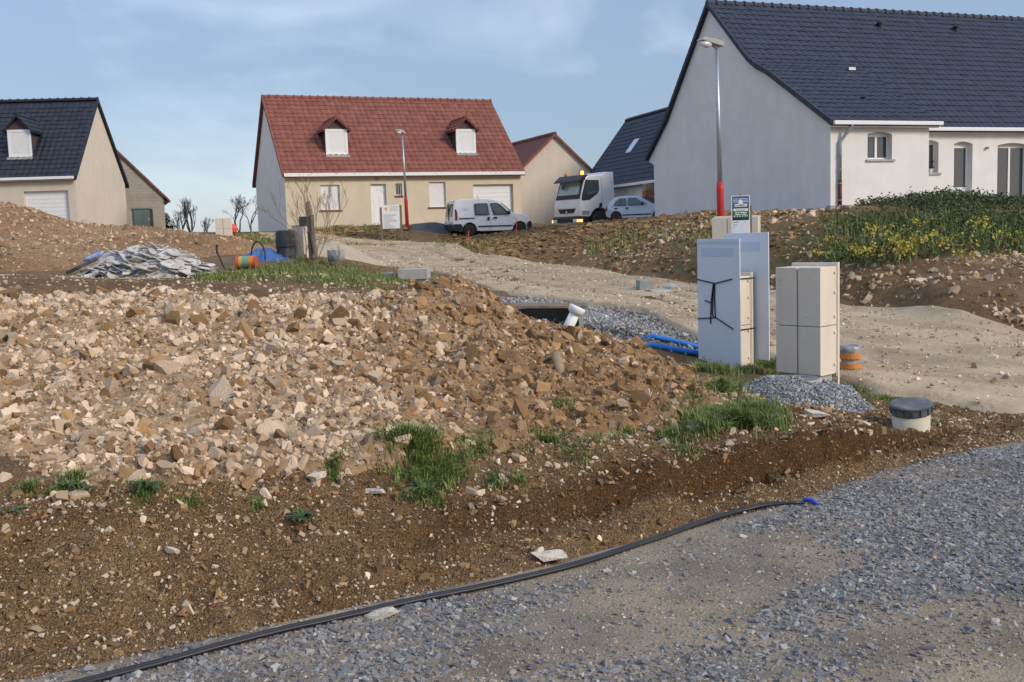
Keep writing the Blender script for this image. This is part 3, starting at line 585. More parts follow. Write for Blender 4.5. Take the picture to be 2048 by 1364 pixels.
# stones at the heap's foot and on the plateau behind it
P = np.concatenate([region(1500, (0, 860), (10.5, 18)), region(900, (0, 1500), (5.0, 7.2)), region(700, (1400, 1800), (6.8, 8.5))])
P = P[(P[:, 2]+0.03 > 0.2)]
scatter('loose_stones', MID, P, np.clip(RNG.lognormal(math.log(0.022), 0.55, len(P)), 0.008, 0.08), M['stone_s'], tint=np.clip(RNG.normal(0.65, 0.35, len(P)), 0, 1))
# grey gravel strip along the near road edge, behind the heap
P = region(9000, (985, 1420), (11.3, 19)); q = proj(P); l_ = np.interp(q[0], [985, 1130, 1280, 1400], [597, 606, 622, 650]); P = P[(q[1] > l_+RNG.normal(0, 3, len(P))) & (q[1] < l_+75)]
scatter('grey_gravel_strip', CHIP, P+np.array([0, 0, .012]), np.clip(RNG.lognormal(math.log(0.027), 0.35, len(P)), 0.012, 0.06), M['greygravel'], tint=RNG.beta(1.3, 1.8, len(P)))

# ------------------------------------------------------------------ houses
def tile_mesh(name, w, l, th=0.03, wave=0.035):
    n = 6; prof = [0.0, 0.25, 0.95, 1.0, 0.6, 0.0]; xs_ = [0, 0.2, 0.42, 0.62, 0.82, 1.0]; v = []; f = []
    for yy, base in ((0.0, th), (l, 0.0)):
        for k in range(n): v.append((xs_[k]*w, yy, base+prof[k]*wave))
    for k in range(n): v.append((xs_[k]*w, 0.0, base-0.02))
    for k in range(n-1): f += [(k, k+1, n+k+1, n+k), (2*n+k, 2*n+k+1, k+1, k)]
    me = bpy.data.meshes.new(name); me.from_pydata(v, [], f); me.update(); return me
TILE = {}
def roof_tiles(root, prof, x0, x1, key, m, ms, tw, tl, nind, skip=None, lift=0.03):
    kk = (key, tw, tl)
    if kk not in TILE:
        TILE[kk] = tile_mesh('tile', tw, tl+0.07); TILE[kk].materials.append(m)
    me = TILE[kk]; P = np.array(prof, float); d = np.r_[0, np.cumsum(np.linalg.norm(np.diff(P, axis=0), axis=1))]; mats = []
    nr = int(d[-1]/tl); W = root.matrix_basis; Wm = Matrix.LocRotScale(root.location, root.rotation_euler, None)
    for r in range(nr):
        s = d[-1] - r*tl                       # lower edge of the row, measured from the eave up
        p = np.array([np.interp(s, d, P[:, 0]), np.interp(s, d, P[:, 1])]); q = np.array([np.interp(s-tl, d, P[:, 0]), np.interp(s-tl, d, P[:, 1])])
        eu = (q-p)/np.linalg.norm(q-p); nn = (-eu[1], eu[0]) if eu[0] > 0 else (eu[1], -eu[0])
        flip = eu[0] < 0
        c0 = int((x1-x0)/tw); tw2 = (x1-x0)/c0
        for c in range(c0):
            xx = x0+c*tw2
            if skip and skip(xx+tw2/2, p[0], p[1]): continue
            ex = Vector((1, 0, 0)) if not flip else Vector((-1, 0, 0)); o0 = Vector((xx if not flip else xx+tw2, p[0], p[1])) + Vector((0, nn[0], nn[1]))*(lift+random.uniform(-.006, .006)) + Vector((0, eu[0], eu[1]))*random.uniform(-.008, .008)
            ey = Vector((0, eu[0], eu[1])); ez = Vector((0, nn[0], nn[1]))
            Mx = Matrix(((ex.x*tw2/tw, ey.x, ez.x, o0.x), (ex.y, ey.y, ez.y, o0.y), (ex.z, ey.z, ez.z, o0.z), (0, 0, 0, 1))); mats.append(Mx)
    cen = np.array([(Wm @ Mx @ Vector((tw/2, tl/2, 0)))[:] for Mx in mats]); fr = in_frame(cen, 0)
    order = np.lexsort((cen[:, 1], ~fr)); ind = set(order[:nind].tolist()) if nind else set()
    vs = np.array([v.co[:] for v in me.vertices]); fs = np.array([list(p.vertices) for p in me.polygons]); VV = []; T = []
    for i, Mx in enumerate(mats):
        if i in ind:
            t = bpy.data.objects.new('tile', me); COL.objects.link(t); t.parent = root; t.matrix_local = Mx
        else:
            A = np.array(Mx); VV.append(vs @ A[:3, :3].T + A[:3, 3]); T.append(random.random())
    if VV:
        k = len(VV); F = (fs[None]+(np.arange(k)*len(vs))[:, None, None]).reshape(-1, 4)
        q = link('roof_tiles', np_mesh('roof_tiles', np.concatenate(VV), F, np.repeat(T, len(vs)), np.repeat(RNG.random(k), len(vs))), ms, root); q['kind'] = 'stuff'
def deck(root, prof, x0, x1, m, th=0.12, name='roof_deck'):
    b = MB(); n = len(prof); up = [(x0, p[0], p[1]-0.012) for p in prof]; lo = [(x0, p[0], p[1]-th) for p in prof[::-1]]
    b.prism(up+lo, (x1-x0, 0, 0)); return b.build(name, m, root)
def ridge(root, x0, x1, y, z, m, r=0.13, st=0.42):
    k = int((x1-x0)/st); me = None
    for i in range(k):
        if me is None:
            b = MB(); rr = []; 
            for x_, r_ in ((0, r*0.92), (st-.05, r*0.92), (st-.05, r*1.18), (st+.02, r*1.18)):
                rr.append([(x_, math.cos(a)*r_, math.sin(a)*r_*0.95) for a in np.linspace(-0.35, math.pi+0.35, 7)])
            for a, c in zip(rr[:-1], rr[1:]):
                for j in range(6): b.poly([a[j], a[j+1], c[j+1], c[j]])
            b.poly(rr[-1]); b.poly(rr[0][::-1]); me = b.mesh('ridge_tile'); me.materials.append(m)
        o = bpy.data.objects.new('ridge_tile', me); COL.objects.link(o); o.parent = root; o.location = (x0+i*(x1-x0)/k, y, z)
def verge(root, prof, x, m, out=-1, w=0.09, h=0.17, st=0.36):
    P = np.array(prof, float); d = np.r_[0, np.cumsum(np.linalg.norm(np.diff(P, axis=0), axis=1))]; k = int(d[-1]/st)
    for i in range(k):
        a, c = d[-1]*i/k, d[-1]*(i+1)/k+0.03; p = [np.interp(a, d, P[:, 0]), np.interp(a, d, P[:, 1])]; q = [np.interp(c, d, P[:, 0]), np.interp(c, d, P[:, 1])]
        b = MB(); b.prism([(x, p[0], p[1]+0.075), (x, q[0], q[1]+0.095), (x, q[0], q[1]-h+0.05), (x, p[0], p[1]-h+0.06)], (out*w, 0, 0)); b.build('verge_tile', m, root)
def wall(root, x0, x1, z0, z1, ops, m, y=0.0, th=0.28, name='wall'):
    """front wall facing -Y with real openings; ops: (x0,x1,z0,z1)"""
    xs_ = sorted({x0, x1, *[o[0] for o in ops], *[o[1] for o in ops]}); zs = sorted({z0, z1, *[o[2] for o in ops], *[o[3] for o in ops]}); b = MB()
    for i in range(len(xs_)-1):
        for j in range(len(zs)-1):
            cx, cz = (xs_[i]+xs_[i+1])/2, (zs[j]+zs[j+1])/2
            if any(o[0] < cx < o[1] and o[2] < cz < o[3] for o in ops): continue
            b.poly([(xs_[i], y, zs[j]), (xs_[i+1], y, zs[j]), (xs_[i+1], y, zs[j+1]), (xs_[i], y, zs[j+1])])
            b.poly([(xs_[i], y+th, zs[j]), (xs_[i], y+th, zs[j+1]), (xs_[i+1], y+th, zs[j+1]), (xs_[i+1], y+th, zs[j])])
    for o in ops:
        a, c, e, f = o
        b.poly([(a, y, e), (a, y, f), (a, y+th, f), (a, y+th, e)]); b.poly([(c, y, f), (c, y, e), (c, y+th, e), (c, y+th, f)])
        b.poly([(a, y, f), (c, y, f), (c, y+th, f), (a, y+th, f)]); b.poly([(c, y, e), (a, y, e), (a, y+th, e), (c, y+th, e)])
    return b.build(name, m, root)
def gable(root, x, prof, zb, m, th=0.25, name='gable_wall'):
    b = MB(); pts = [(x, prof[0][0], zb)] + [(x, p[0], p[1]) for p in prof] + [(x, prof[-1][0], zb)]; b.prism(pts, (th, 0, 0)); return b.build(name, m, root)
def arch(root, x0, x1, z, h, m, y=0.0, th=0.2):      # fills the corners above a segmental arch
    for s in (0, 1):
        b = MB(); pts = []; n = 8; xm = (x0+x1)/2; hw = (x1-x0)/2
        us = np.linspace(-1, 0, n) if s == 0 else np.linspace(0, 1, n)
        arc = [(xm+u*hw, y+0.002, z-h*u*u) for u in us]
        pts = arc + ([(xm, y+0.002, z), (x0, y+0.002, z)][0:2] if s == 0 else [(x1, y+0.002, z), (xm, y+0.002, z)])
        pts = [p for i, p in enumerate(pts) if i == 0 or (Vector(p)-Vector(pts[i-1])).length > 1e-4]
        if (Vector(pts[0])-Vector(pts[-1])).length < 1e-4: pts.pop()
        b.prism(pts, (0, th, 0)); b.build('arch_corner', m, root)
def pane_frame(root, x0, x1, z0, z1, y, nleaf=1, m='white', t=0.055, glass='glass', name='window', bottom=None):
    f = MB(); d = 0.06; bt = bottom or t
    f.box(x0, x1, y, y+d, z1-t, z1); f.box(x0, x1, y, y+d, z0, z0+bt); f.box(x0, x0+t, y, y+d, z0+bt, z1-t); f.box(x1-t, x1, y, y+d, z0+bt, z1-t)
    wdt = (x1-x0-2*t)/nleaf
    for k in range(1, nleaf): f.box(x0+t+k*wdt-0.045, x0+t+k*wdt+0.045, y-0.004, y+d-0.004, z0+bt, z1-t)
    w_ = f.build(name, M[m], root)
    for k in range(nleaf):
        g = MB(); g.box(x0+t+k*wdt+(0.045 if k else 0), x0+t+(k+1)*wdt-(0.045 if k < nleaf-1 else 0), y+0.025, y+0.035, z0+bt, z1-t); g.build('pane', M[glass], w_)
    return w_
def shutter(root, x0, x1, z0, z1, y, name='roller_shutter', st=0.055):
    b = MB(); n = int((z1-z0)/st)
    for k in range(n): zz = z0+k*(z1-z0)/n; b.box(x0, x1, y, y+0.03, zz, zz+(z1-z0)/n*0.86)
    b.box(x0, x1, y+0.012, y+0.04, z0, z1); return b.build(name, M['white'], root)
def garage(root, x0, x1, z0, z1, y):
    d = MB().box(x0, x1, y+0.02, y+0.06, z0, z1).build('garage_door', M['white'], root); n = 10
    for k in range(n):
        q = MB().box(x0+.01, x1-.01, y, y+0.02, z0+k*(z1-z0)/n+.012, z0+(k+1)*(z1-z0)/n); q.build('panel', M['white'], d)
def tsolve(root, L, px, z=2.0):
    a = root.rotation_euler[2]; lo, hi = -20., 30.
    for _ in range(50):
        t = (lo+hi)/2; P = (root.location.x+math.cos(a)*t-math.sin(a)*L, root.location.y+math.sin(a)*t+math.cos(a)*L, root.location.z+z)
        if proj(P)[0] < px: lo = t
        else: hi = t
    return t
def zsolve(root, L, t, py):
    a = root.rotation_euler[2]; lo, hi = -3., 14.
    for _ in range(50):
        z = (lo+hi)/2; P = (root.location.x+math.cos(a)*t-math.sin(a)*L, root.location.y+math.sin(a)*t+math.cos(a)*L, root.location.z+z)
        if proj(P)[1] > py: lo = z
        else: hi = z
    return z
def gutter(root, x0, x1, y, z, m='white', h=0.13):
    b = MB(); b.box(x0, x1, y, y+0.12, z-h, z); b.build('gutter', M[m], root, bevel=0.015)

# ---- big house on the right (dark tiled roof with a flared wing)
B = thing('house', 'large pale house with dark slate-grey flared roof at the right', 'house', (10.67, 34.17, CZ+0.27), 0.359, 'new houses around the building site')
he, hr, LR, LL, bw, bs = 3.09, 8.34, 7.26, 12.0, 4.08, 1.75
brk = (3.95, 5.05); main = [(LR, hr), (bs-0.25, he-0.12)]; slope = (hr-main[1][1])/(LR-main[1][0])
wing = [(LR, hr), (5.3, hr-(LR-5.3)*slope), (4.5, hr-(LR-4.5)*slope+0.02), (4.0, hr-(LR-4.0)*slope+0.16), (3.4, hr-(LR-3.4)*slope+0.46), (-0.25, he-0.10)]
rear = [(LR, hr), (LL-1.3, hr-(LL-1.3-LR)*1.17), (LL+0.45, he-0.25)]
gprof = [(0, he-.16)] + [(p[0], p[1]-0.10) for p in wing[::-1][1:]] + [(p[0], p[1]-0.10) for p in rear[1:-1]] + [(LL, he-.0)]
gable(B, 0.0, gprof, -0.6, M['white_wall'])
ow = [(tsolve(B, 0, 1735), tsolve(B, 0, 1784), 1.45, 2.48)]
wall(B, 0.25, bw, -0.6, he-0.17, [(ow[0][0], ow[0][1], zsolve(B, 0, ow[0][0], 320), zsolve(B, 0, ow[0][0], 263))], M['white_wall'])
wz0, wz1 = zsolve(B, 0, ow[0][0], 320), zsolve(B, 0, ow[0][0], 263)
arch(B, ow[0][0], ow[0][1], wz1, 0.09, M['white_wall'])
pane_frame(B, ow[0][0]+.002, ow[0][1]-.002, wz0+0.03, wz1-0.1, 0.2, 2)
MB().box(ow[0][0]+.002, ow[0][1]-.002, .19, .27, wz1-.1, wz1-.002).build('lintel_panel', M['white_wall'], B)
MB().box(ow[0][0]-.06, ow[0][1]+.1, -0.06, 0.2, wz0-0.05, wz0+0.02).build('sill', M['concrete'], B)
b = MB(); b.box(bw-0.25, bw-0.001, 0.28, bs+0.1, -0.6, he-0.17); b.build('wing_side_wall', M['white_wall'], B)
t1, t2, t3, t4, t5 = [tsolve(B, bs, q) for q in (1877, 1908, 1945, 1995, 2058)]
z_d0, z_d1 = zsolve(B, bs, t2, 403), zsolve(B, bs, t2, 283); z_s0, z_s1 = zsolve(B, bs, t4, 407), zsolve(B, bs, t4, 286); z_w0, z_w1 = zsolve(B, bs, t1, 346), zsolve(B, bs, t1, 280)
ops = [(t1-0.85, t1, z_w0, z_w1), (t2, t3, z_d0, z_d1), (t4, t5, z_s0, z_s1)]
wall(B, bw, 22.0, -0.6, he-0.17, ops, M['white_wall'], y=bs)
for (a, c, e, f) in ops:
    arch(B, a, c, f, 0.09, M['white_wall'], y=bs); MB().box(a+.002, c-.002, bs+.19, bs+.27, f-.1, f-.002).build('lintel_panel', M['white_wall'], B)
pane_frame(B, t1-0.84, t1-.002, z_w0+.02, z_w1-.1, bs+0.2, 2); MB().box(t1-.9, t1+.1, bs-.06, bs+.2, z_w0-.06, z_w0+.015).build('sill', M['concrete'], B)
pane_frame(B, t2+.002, t3-.002, z_d0+.02, z_d1-.1, bs+0.2, 1, name='door', t=0.12, bottom=0.5)
pane_frame(B, t4+.002, t5-.002, z_s0+.02, z_s1-.1, bs+0.2, 2, name='sliding_door', t=0.07, bottom=0.14)
b = MB(); b.box(0.25, 22.0, LL-0.28, LL, -0.6, he-0.1); b.build('rear_wall', M['white_wall'], B)
gable(B, 21.75, [(bs, he-.2), (LR, hr-.15), (LL, he-.1)], -0.6, M['white_wall'])
MB().box(-0.012, bw+.012, -0.012, 0.2, -0.6, 0.30).box(-0.012, 0.2, 0.2, LL, -0.6, 0.24).build('plinth', M['plinth'], B)
deck(B, main, bw+0.1, 22.1, M['slate_s']); deck(B, wing, -0.12, bw+0.22, M['slate_s']); deck(B, rear, -0.12, 22.1, M['slate_s'])
def wing_front(x, y, z): return (x < bw+0.2 and y < 4.35)
roof_tiles(B, main, bw+0.02, 22.1, 'slate', M['slate'], M['slate_s'], 0.30, 0.34, 190)
roof_tiles(B, wing, -0.12, bw+0.22, 'slate', M['slate'], M['slate_s'], 0.30, 0.34, 110)
verge(B, wing, -0.09, M['slate']); verge(B, rear, -0.09, M['slate']); ridge(B, -0.15, 22.1, LR, hr+0.03, M['slate'])
gutter(B, -0.1, bw+0.3, -0.36, he-0.06); gutter(B, bw+0.31, 22.1, bs-0.36, he-0.06)
b = MB(); b.box(-0.08, bw+.28, -0.24, -0.002, he-0.25, he-0.19); b.build('soffit', M['white'], B); MB().box(bw+.29, 22., bs-.24, bs-.002, he-.25, he-.19).build('soffit', M['white'], B)
b = MB(); b.prism([(0.0, LL-.02, he-.6), (0.0, LL-.02, he+.12), (0, LL+.42, he-.32), (0, LL+.42, he-.42)], (0.5, 0, 0)); b.build('eave_box', M['white'], B)
dp = MB().tube([(0.62, -0.30, he-0.12), (0.62, -0.30, he-0.22), (0.45, -0.12, he-0.55), (0.33, -0.07, he-0.75), (0.33, -0.07, 1.1)], 0.055, 10).build('downpipe', M['zinc'], B, True)
MB().tube([(0.33, -0.07, 1.1), (0.33, -0.07, 0.02)], 0.065, 10).build('downpipe_foot', M['brownpipe'], B, True)
for zz in (he-1.15, 1.45, 1.0, 0.45): MB().tube([(0.33, -0.07, zz), (0.33, -0.07, zz+.03)], 0.074, 10).build('pipe_bracket', M['zinc'], B)
def on_slope(prof, L): P = np.array(prof); o_ = np.argsort(P[:, 0]); return float(np.interp(L, P[o_, 0], P[o_, 1]))
for px, L in ((1760, 6.3), (1912, 6.3)):
    t_ = tsolve(B, L, px, on_slope(main, L)); z_ = on_slope(main, L)
    MB().lathe([(0.09, -.05), (0.09, .2), (0.13, .22), (0.13, .3), (0.02, .34)], 10, (t_, L, z_)).build('roof_vent', M['blackplastic'], B)
t_ = tsolve(B, 3.2, 1712, 4.8); MB().box(t_-.15, t_+.15, 3.4, 3.43, on_slope(wing, 3.4)+.1, on_slope(wing, 3.4)+.2).build('flashing', M['zinc'], B)
t_ = tsolve(B, 1.2, 1727, 3.9); MB().lathe([(0.08, -.05), (0.08, .12), (0.11, .14), (0.02, .2)], 10, (t_, 1.2, on_slope(wing, 1.2))).build('roof_vent', M['blackplastic'], B)
t_ = tsolve(B, bs, 1972); MB().lathe([(0.05, 0), (0.05, .1), (.02, .14)], 8, (0, 0, 0), Matrix.Translation((t_, bs-.0, zsolve(B, bs, t_, 296))) @ Matrix.Rotation(math.pi/2, 4, 'X')).build('wall_lamp', M['concrete'], B)
pot = MB().lathe([(0.06, 0), (0.09, .14), (.075, .14), (.07, .1)], 10).build('flower_pot', M['white'], None); tag(pot, 'small white pot plant on the half-hidden window sill of the large house', 'plant pot')
c_ = Matrix.LocRotScale(B.location, B.rotation_euler, None) @ Vector((t1-.3, bs+.08, z_w0+.016)); pot.location = c_
b = MB()
for k in range(26):
    a = random.uniform(0, 6.28); r_ = random.uniform(.03, .13); h_ = random.uniform(.15, .38); p = Vector((math.cos(a)*r_, math.sin(a)*r_*.6, h_)); q = p+Vector((random.uniform(-.05, .05), random.uniform(-.03, .03), random.uniform(.0, .06)))
    b.poly([p, q+Vector((.03, 0, 0)), q+Vector((.0, 0, .05)), p+Vector((-.03, 0, .03))])
b.build('leaves', M['leaf'], pot)

# ---- dormers
def dormer(root, prof, px0, px1, pyb, pyt, pytop, tm, tms, key, cheek):
    # find L on the slope where the window's bottom touches it
    best = None
    for L in np.linspace(0.2, 3.5, 120):
        t = tsolve(root, L, (px0+px1)/2, on_slope(prof, L)); e = abs(zsolve(root, L, t, pyb)-on_slope(prof, L)-0.03)
        if best is None or e < best[0]: best = (e, L)
    L = best[1]; ta = tsolve(root, L, px0, on_slope(prof, L)+.6); tb = tsolve(root, L, px1, on_slope(prof, L)+.6); zb = on_slope(prof, L)+0.03; zt = zsolve(root, L, ta, pyt); zp = zsolve(root, L-.1, (ta+tb)/2, pytop)
    rt = root; P = np.array(prof); sl_ = (P[0][1]-P[-1][1])/(P[0][0]-P[-1][0])
    D = MB(); yb = L+(zt-zb)/sl_+.3; D.prism([(ta+.03, L+.03, zb-.05), (ta+.03, L+.03, zt), (ta+.03, yb, zt)], (tb-ta-.06, 0, 0)); dd = D.build('dormer', M[cheek], rt)
    f = MB(); t = 0.13
    f.box(ta, tb, L-.05, L+.03, zt-t, zt); f.box(ta, tb, L-.06, L+.03, zb, zb+.09); f.box(ta, ta+t, L-.05, L+.03, zb+.09, zt-t); f.box(tb-t, tb, L-.05, L+.03, zb+.09, zt-t); f.build('window_frame', M['white'], dd)
    b = MB(); n = 16; z0_, z1_ = zb+.09, zt-t
    for k in range(n): zz = z0_+k*(z1_-z0_)/n; b.box(ta+t, tb-t, L-.03, L+.0, zz, zz+(z1_-z0_)/n*.86)
    b.box(ta+t, tb-t, L-.015, L+.02, z0_, z1_); b.build('roller_shutter', M['white'], dd)
    MB().box(ta-.05, tb+.05, L-.22, L-.03, zb-.14, zb-.02).build('lead_apron', M['plinth'], dd)
    # little gabled roof
    xm = (ta+tb)/2; ov = 0.16; yf = L-.22; ybk = L+(zp-zb)/sl_+.1
    MB().prism([(ta-.02, L-.03, zt), (tb+.02, L-.03, zt), (xm, L-.03, zp-.08)], (0, .05, 0)).build('front_gable', M['purplecheek'], dd)
    rise = zp-zt
    for sgn in (-1, 1):
        xe = xm+sgn*((tb-ta)/2+ov); ze = zt-rise*ov/((tb-ta)/2)
        ybe = L+(ze-zb)/sl_+.25
        MB().prism([(xm, yf, zp), (xe, yf+.0, ze), (xe, ybe, ze), (xm, ybk+.2, zp)], (0, 0, .06)).build('roof', M[tm], dd)
        # tiles on the dormer slope
        VV = []; FF = []; off = 0; me = TILE.get((key, 'd')) or tile_mesh('dormer_tile', .28, .36); TILE[(key, 'd')] = me; vs = np.array([v.co[:] for v in me.vertices]); fs = np.array([list(p.vertices) for p in me.polygons])
        dn = Vector((xe-xm, 0, ze-zp)); ln = dn.length; nr = max(2, int(ln/.31)); up = -dn.normalized(); al = Vector((0, 1, 0)) if sgn > 0 else Vector((0, -1, 0)); nrm = al.cross(up); 
        for r in range(nr):
            fr = 1-r/nr; e = Vector((xm, 0, zp))+dn*fr; yend = ybk+.2+(ybe-ybk-.2)*fr; nc = int((yend-yf)/.28)
            for c in range(nc):
                y0_ = yf+c*.28 if sgn > 0 else yf+(c+1)*.28; o0 = e+Vector((0, y0_, .075)); A = np.array([[al.x, up.x, nrm.x], [al.y, up.y, nrm.y], [al.z, up.z, nrm.z]])
                VV.append(vs @ A.T + np.array(o0)); FF.append(fs+off); off += len(vs)
        if VV: q = link('dormer_tiles', np_mesh('dormer_tiles', np.concatenate(VV), np.concatenate(FF), RNG.random(off), RNG.random(off)), tms, dd); q['kind'] = 'stuff'
    MB().tube([(xm, yf, zp+.09), (xm, ybk+.1, zp+.09)], 0.09, 8).build('dormer_ridge', M[tm], dd); MB().lathe([(.03, 0), (.05, .1), (.01, .2)], 6, (xm, yf+.05, zp+.12)).build('finial', M[tm], dd)

# ---- red-roofed house in the middle
R = thing('house', 'beige house with red tiled roof, two dormers and white garage door', 'house', (-10.93, 51.13, CZ+0.47), 0.3996, 'new houses around the building site')
he, hr, LL, W = 2.85, 7.07, 8.54, 12.69
pf = [(LL/2, hr), (-0.3, he-0.13)]; pr_ = [(LL/2, hr), (LL+.3, he-.13)]
gp = [(0, he-.02), (LL/2, hr-.12), (LL, he-.02)]
gable(R, 0, gp, -0.6, M['white_wall']); gable(R, W-.25, gp, -0.6, M['white_wall'])
def tz(root, L, x0, x1, y0, y1): a, c = tsolve(root, L, x0), tsolve(root, L, x1); return (a, c, zsolve(root, L, a, y1), zsolve(root, L, a, y0))
w1, w2, dr_, sw, gd = tz(R, 0, 641, 679, 370, 420), tz(R, 0, 858, 891, 364, 414), tz(R, 0, 741, 772, 368, 453), tz(R, 0, 791, 804, 367, 391), tz(R, 0, 946, 1026, 369, 456)
wall(R, 0, W, -0.6, he-.12, [w1, w2, dr_, sw, gd], M['yellow_wall'], y=-.012)
MB().box(-.001, 0, -.012, .0, -.6, he-.12).box(W, W+.001, -.012, 0, -.6, he-.12).build('wall_edge', M['yellow_wall'], R)
for o_ in (w1, w2):
    shutter(R, o_[0]+.002, o_[1]-.002, o_[2], o_[3], .1)
    for k in range(12): a = o_[0]-.1+k*(o_[1]-o_[0]+.2)/12; MB().box(a, a+(o_[1]-o_[0]+.2)/12-.012, -.06, .1, o_[2]-.09, o_[2]-.01).build('brick', M['brick'], R)
d_ = MB().box(dr_[0]+.06, dr_[1]-.06, .14, .19, dr_[2], dr_[3]-.06).build('door', M['white'], R)
MB().box(dr_[0]+.002, dr_[0]+.06, .12, .2, dr_[2], dr_[3]).box(dr_[1]-.06, dr_[1]-.002, .12, .2, dr_[2], dr_[3]).box(dr_[0]+.06, dr_[1]-.06, .12, .2, dr_[3]-.06, dr_[3]-.002).build('door_frame', M['white'], R)
hh = dr_[3]-dr_[2]; ww = dr_[1]-dr_[0]
for (fx, fz, gx_, gz_) in ((.18, .08, .44, .42), (.56, .08, .82, .42), (.18, .48, .44, .74), (.56, .48, .82, .74)): MB().box(dr_[0]+fx*ww, dr_[0]+gx_*ww, .125, .14, dr_[2]+fz*hh, dr_[2]+gz_*hh).build('door_panel', M['white'], d_, bevel=.006)
b = MB(); b.tube([(dr_[0]+ww/2+math.cos(a)*.27, .135, dr_[2]+.79*hh+math.sin(a)*.2) for a in np.linspace(0, math.pi, 10)], .015, 6); b.build('arched_moulding', M['white'], d_)
MB().box(dr_[1]-.2, dr_[1]-.1, .09, .14, dr_[2]+.98, dr_[2]+1.02).build('handle', M['zinc'], d_)
pane_frame(R, sw[0]+.002, sw[1]-.002, sw[2]+.01, sw[3]-.01, .14, 1); g_ = MB()
for k in range(3): xx = sw[0]+(k+1)*(sw[1]-sw[0])/4; g_.box(xx-.012, xx+.012, .04, .06, sw[2], sw[3])
g_.build('window_bars', M['concrete'], R)
for k in range(4): a = sw[0]-.06+k*(sw[1]-sw[0]+.12)/4; MB().box(a, a+(sw[1]-sw[0]+.12)/4-.012, -.06, .1, sw[2]-.09, sw[2]-.01).build('brick', M['brick'], R)
garage(R, gd[0]+.002, gd[1]-.002, gd[2], gd[3], .16)
MB().box(.25, W-.25, LL-.28, LL, -.6, he-.1).build('rear_wall', M['white_wall'], R)
t_ = tsolve(R, 0, 754); MB().lathe([(.07, 0), (.1, .06), (.02, .1)], 10, (0, 0, 0), Matrix.Translation((t_, -.001, zsolve(R, 0, t_, 357))) @ Matrix.Rotation(math.pi/2, 4, 'X')).build('wall_lamp', M['concrete'], R)
deck(R, pf, -.1, W+.1, M['red_s']); deck(R, pr_, -.1, W+.1, M['red_s'])
roof_tiles(R, pf, -.1, W+.1, 'red', M['red'], M['red_s'], .30, .35, 300); roof_tiles(R, pr_, -.1, W+.1, 'red', M['red'], M['red_s'], .30, .35, 0)
verge(R, pf, -.07, M['red']); verge(R, pr_, -.07, M['red']); verge(R, pf, W+.07, M['red'], 1); ridge(R, -.15, W+.15, LL/2, hr+.03, M['red'])
gutter(R, -.08, W+.12, -.36, he-.03, h=.17); MB().box(-.05, W+.05, -.3, -.002, he-.22, he-.205).build('soffit', M['white'], R)
dormer(R, pf, 651, 695, 309, 258, 238, 'red', M['red_s'], 'red', 'purplecheek'); dormer(R, pf, 912, 951, 306, 258, 238, 'red', M['red_s'], 'red', 'purplecheek')

# ---- black-roofed house on the left
F_ = thing('house', 'cream house with black tiled roof and garage behind the soil heap', 'house', (-22.15, 53.35, CZ+0.94), 0.0634, 'new houses around the building site')
he, hr, LL, W = 2.75, 7.1, 8.37, 13.0
pf = [(LL/2, hr), (-.25, he-.12)]; pr_ = [(LL/2, hr), (LL+.3, he-.12)]; gp = [(0, he-.02), (LL/2, hr-.12), (LL, he-.02)]
gable(F_, -.25, gp, -.8, M['cream_wall']); gable(F_, -W, gp, -.8, M['cream_wall'])
gd = tz(F_, 0, 47, 136, 383, 466); wall(F_, -W+.25, -.25, -.8, he-.12, [gd], M['cream_wall']); garage(F_, gd[0]+.002, gd[1]-.002, gd[2], gd[3], .16)
MB().box(-W+.25, -.25, LL-.28, LL, -.8, he-.1).build('rear_wall', M['cream_wall'], F_)
deck(F_, pf, -W, .1, M['black_s']); deck(F_, pr_, -W, .1, M['black_s'])
roof_tiles(F_, pf, -W, .1, 'black', M['black'], M['black_s'], .30, .35, 300); roof_tiles(F_, pr_, -W, .1, 'black', M['black'], M['black_s'], .30, .35, 0)
verge(F_, pf, .07, M['black'], 1); verge(F_, pr_, .07, M['black'], 1); ridge(F_, -W, .12, LL/2, hr+.03, M['black'])
gutter(F_, -W, .05, -.33, he-.03, h=.14); MB().box(-W, -.02, -.27, -.002, he-.22, he-.205).build('soffit', M['white'], F_)
dormer(F_, pf, 17, 63, 314, 260, 234, 'black', M['black_s'], 'black', 'purplecheek')
# grey unrendered block house behind it
p0 = at(252, 66); K = thing('block_house', 'unrendered grey block house with red verge tiles behind the black-roofed house', 'house', (p0.x, p0.y, CZ+0.85), 0.37, 'new houses around the building site')
tR = tsolve(K, 0, 328); zE, zR = zsolve(K, 0, tR, 392), zsolve(K, 0, tsolve(K, 0, 222), 284); tL = tsolve(K, 0, 222)-1.2
zR2 = zR+1.2*(zR-zE)/(tR-tsolve(K, 0, 222))
b = MB(); b.prism([(tL, 0, -.8), (tR, 0, -.8), (tR, 0, zE), (tL, 0, zR2)], (0, 9, 0)); b.build('wall', M['block_wall'], K)
b = MB()
zz = 0.0; sl_ = (zR2-zE)/(tR-tL)
for r in range(int((zR2+.4)/.2)):
    z_a = -.4+r*.2; xx = tL+(.25 if r % 2 else 0)
    while xx < tR-.02:
        x1_ = min(xx+.49, tR-.005)
        if z_a+.19 < zE+(tR-x1_)*sl_-.02: MB_ = b.box(xx+.006, x1_, -.012, .001, z_a, z_a+.188)
        xx += .5
q = b.build('concrete_blocks', M['block_wall'], K); q['kind'] = 'stuff'
n = 26
